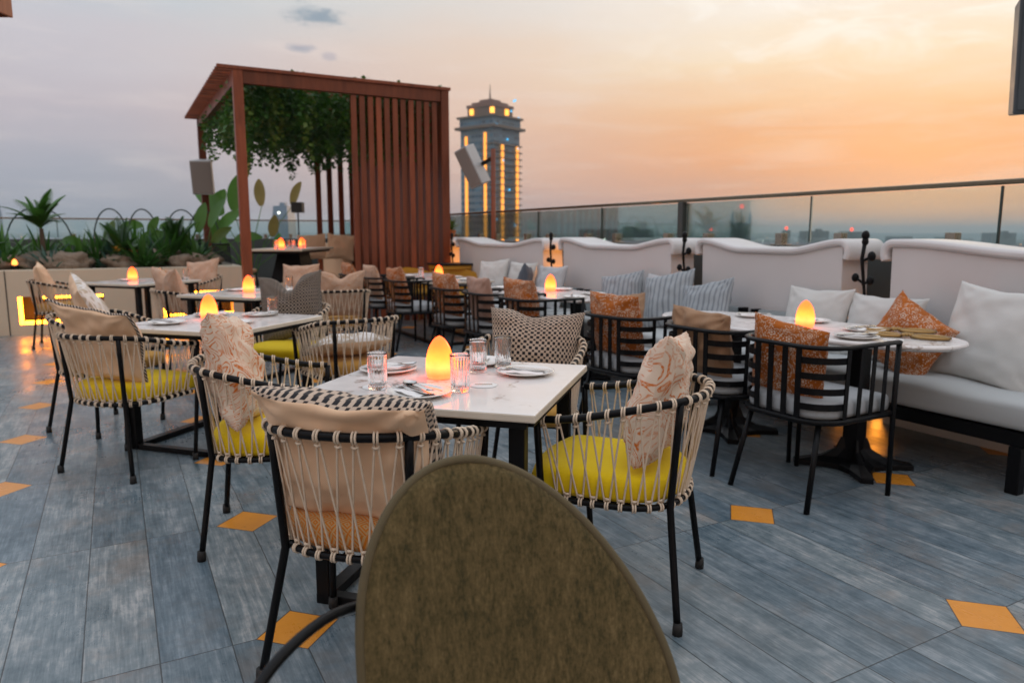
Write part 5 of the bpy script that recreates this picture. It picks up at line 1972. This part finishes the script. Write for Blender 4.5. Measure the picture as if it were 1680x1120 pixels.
def tower():
    D = 350.0
    t = thing('high_rise_tower', 'tall tower with vertical orange light strips and stepped crown', 'tower', (-10.2, D, -60), 38)
    S = 19.6
    z0, z1 = 0.0, 109.0
    MB().box((0, 0, z1 / 2), (S, S, z1)).build('body', tw_glass, t)
    sl = MB()
    z = 3.0
    while z < z1 - 4:
        sl.box((S * 0.5 - 3.0, 0, z), (8.4, S + 1.2, 0.45))
        sl.box((0, S * 0.5 - 3.0, z), (S + 1.2, 8.6, 0.44))
        z += 3.0
    sl.build('balcony_slabs', tw_slab, t)
    for zz, e, h in ((109.6, 4.0, 1.2), (114.4, 2.6, 0.9)):
        MB().box((0, 0, zz), (S + e, S + e, h)).build('cornice', tw_slab, t)
    MB().box((0, 0, 112.1), (S + 0.6, S + 0.6, 3.7)).build('upper_storey', tw_glass, t)
    MB().box((0, 0, 116.9), (S * 0.76, S * 0.76, 4.1)).build('penthouse', tw_slab, t)
    cr = MB()
    cr.box((0, 0, 119.6), (S * 0.80, S * 0.80, 1.3))
    cr.box((0, 0, 120.85), (S * 0.62, S * 0.62, 1.2))
    cr.box((0, 0, 122.15), (S * 0.36, S * 0.36, 1.4))
    cr.build('crown', tw_crown, t)
    MB().tube([(0, 0, 122.8), (0, 0, 126), (0, 0, 130)], [0.5, 0.3, 0.12], 6).build('spire', tw_slab, t)
    h = S / 2
    # facade strips: faces turned to the camera are local -y and local +x / -x
    for x, y, top in ((-h * 0.62, -h - 0.35, 106), (h * 0.55, -h - 0.35, 107), (h + 0.85, -h * 0.42, 102), (h + 0.85, h * 0.72, 102)):
        MB().box((x, y, top / 2 + 2), (1.25, 0.6, top - 4) if y < -h else (0.6, 1.45, top - 4)).build('light_strip', tower_strip, t)
    for x, y in ((-h * 0.45, -h * 0.80), (h * 0.74, -h * 0.74), (h * 0.80, h * 0.25)):
        MB().box((x, y, 117.0), (1.5, 1.5, 2.6)).build('crown_lamp', tower_win, t)
    rnd = random.Random(5)
    for k in range(12):
        MB().box((h + 1.0, rnd.uniform(-h * 0.9, h * 0.9), rnd.uniform(98, 124) if k < 7 else rnd.uniform(60, 98)), (0.4, 0.8, 0.8)).build('window_light', cyan_l, t)
    return t


tower()
far_bld = simple('far_building', (0.10, 0.12, 0.13), 0.8, 0, 0.2, 0.05)
blue_gl = simple('blue_glass_tower', (0.07, 0.15, 0.24), 0.4, 0, 0.15, 0.05)


def lathe_free(mb, x, y, z, r_):
    mb.lathe([(0.001, -r_), (r_ * 0.7, -r_ * 0.7), (r_, 0), (r_ * 0.7, r_ * 0.7), (0.001, r_)], 12, (x, y, z))


def px_at(px, D):
    return (px - 840) / 1190 * D


def ang_z(py, D):
    return CAM_Z + D * math.tan(math.atan((560 - py) / 1190) - R(8.37)) * -1 * -1


# church tower with pinnacles
D = 700
ct = thing('church_tower', 'grey church tower with corner pinnacles and a red light', 'church tower', (px_at(1211, D), D, -60), 20)
ch_z = 60 + ang_z(365, D)
MB().box((0, 0, ch_z / 2), (18, 18, ch_z)).build('body', far_bld, ct)
for x in (-8, 8):
    for y in (-8, 8):
        MB().tube([(x, y, ch_z - 0.5), (x, y, ch_z + 5), (x, y, ch_z + 11)], [1.6, 1.2, 0.15], 6).build('pinnacle', far_bld, ct)
MB().tube([(0, 0, ch_z), (0, 0, ch_z + 13)], 0.6, 6).build('mast', far_bld, ct)
k = MB()
lathe_free(k, 0, 0, ch_z + 15, 2.2)
k.build('red_light', red_l, ct)
# blue glass towers at left
for lb, px, top, D, w in (('blue glass tower seen through the pergola', 471, 338, 900, 22), ('pale blue tower at the left edge of the picture', -6, 325, 1100, 24)):
    t = thing('glass_tower', lb, 'tower', (px_at(px, D), D, -60), 10, 'blue glass towers on the horizon')
    H_ = 60 + ang_z(top, D)
    b = MB()
    b.stack([[Vector((x * k, y * k, z)) for x, y in ((-w / 2, -w / 2), (w / 2, -w / 2), (w / 2, w / 2), (-w / 2, w / 2))] for k, z in ((1.05, 0), (0.95, H_ * 0.8), (0.8, H_))], smooth=False)
    b.build('body', blue_gl, t)
    MB().box((0, 0, H_ + 2), (w * 0.3, w * 0.3, 4)).build('roof_plant', blue_gl, t)
# chimneys / blocks with red lights on the skyline
for lb, px, top, D, w in (('dark distant block with a red light at right', 1391, 380, 1000, 26), ('dark distant chimney with a red light in the middle', 1285, 378, 1000, 9),
                          ('dark distant mast with a red light left of the church', 1163, 380, 1100, 7)):
    t = thing('distant_building', lb, 'building', (px_at(px, D), D, -60), 5, 'distant blocks with red lights')
    H_ = 60 + ang_z(top, D)
    MB().box((0, 0, H_ / 2), (w, w, H_)).build('block', far_bld, t)
    k = MB()
    lathe_free(k, 0, 0, H_ + 3, 2.3)
    k.build('red_light', red_l, t)
for lb, px, top, D, w in (('wide dark distant block left of centre rail post', 1008, 376, 900, 88), ('distant slab block right of the chimney', 1330, 379, 1100, 34), ('distant block far right', 1630, 382, 1200, 40)):
    H_ = 60 + ang_z(top, D)
    b = MB().box((0, 0, H_ / 2), (w, 26, H_))
    b.box((w * 0.2, 0, H_ + 1.5), (w * 0.2, 10, 3))
    o = b.build('distant_block', far_bld)
    o.location = (px_at(px, D), D, -60)
    tag(o, lb, 'building', 'distant blocks on the skyline')
mb = MB()
rnd = random.Random(11)
for k in range(900):
    D = rnd.uniform(500, 3200)
    x = rnd.uniform(-0.85, 0.85) * D
    w, d_, h = rnd.uniform(14, 40), rnd.uniform(14, 30), rnd.uniform(14, 50) * (1 if rnd.random() < 0.9 else 1.2)
    mb.box((x, D, -60 + h / 2), (w, d_, h), Matrix.Rotation(rnd.uniform(0, PI), 3, 'Z'), mi=0)
for k in range(1500):
    D = rnd.uniform(450, 3400)
    x = rnd.uniform(-0.85, 0.85) * D
    r_ = rnd.uniform(8, 18)
    mb.lathe([(0.01, 0), (r_ * 0.8, r_ * 0.4), (r_, r_ * 0.9), (r_ * 0.7, r_ * 1.6), (0.01, r_ * 1.9)], 7, (x, D, -60 + rnd.uniform(0, 14)), mi=1)
for k in range(420):
    D = rnd.uniform(500, 2600)
    x = rnd.uniform(-0.85, 0.85) * D
    r_ = D * rnd.uniform(0.0004, 0.0009)
    mb.lathe([(0.01, -r_), (r_, 0), (0.01, r_)], 6, (x, D, -60 + rnd.uniform(18, 54)), mi=rnd.choice((2, 2, 3)))
o = mb.build('distant_city', [far_bld, simple('far_trees', (0.035, 0.06, 0.04), 0.95, 0, 0.3, 0.05), tower_win, white_l])
tag(o, 'hazy distant city and trees along the horizon', 'city', None, 'stuff')
hl_ = MB()
for k, (D, h) in enumerate(((3600, 62), (4800, 75))):
    hl_.grid(lambda s, q, D=D, h=h: Vector((-6000 + 12000 * s, D + 500 * q, -60 + h * (1 + 0.14 * noise.noise(Vector((s * 14, D, 0)))) * math.sin(PI * min(1, q * 1.0) / 2 + 0.001))), 120, 6)
structure('hills', hl_, simple('far_hills', (0.05, 0.07, 0.06), 0.95, 0, 0.3, 0.01))
# street and window lights far off
for px, py, D in ((990, 393, 420), (463, 349, 800), (283, 382, 500), (369, 384, 480), (1368, 388, 520)):
    k = MB()
    r_ = D * 0.0017
    lathe_free(k, 0, 0, 0, r_)
    k.tube([(0, 0, -r_ - 14), (0, 0, -r_)], r_ * 0.25, 6, mi=1)
    o = k.build('flood_light', [white_l, far_bld])
    o.location = (px_at(px, D), D, ang_z(py, D))
    tag(o, {990: 'bright white floodlight above the middle booth wall', 463: 'white floodlight before the blue tower', 283: 'white light among the plants at left', 369: 'white light right of the speaker post',
            1368: 'small white light on the skyline at right'}[px], 'light', 'white lights far away')

# thin blue air over the far city
hz = bpy.data.materials.new('haze')
hz.use_nodes = True
hz.node_tree.nodes.clear()
g = NG(hz.node_tree)
pv_ = g.node('ShaderNodeVolumePrincipled', {'Color': (0.62, 0.78, 0.90), 'Density': 0.00030, 'Anisotropy': 0.0})
ho = hz.node_tree.nodes.new('ShaderNodeOutputMaterial')
g.put(ho.inputs['Volume'], pv_)
HAZE = True
if HAZE:
    b = MB().box((0, 4200, 12), (15000, 9200, 146))
    tag(b.build('haze', hz), None, None, None, 'stuff')
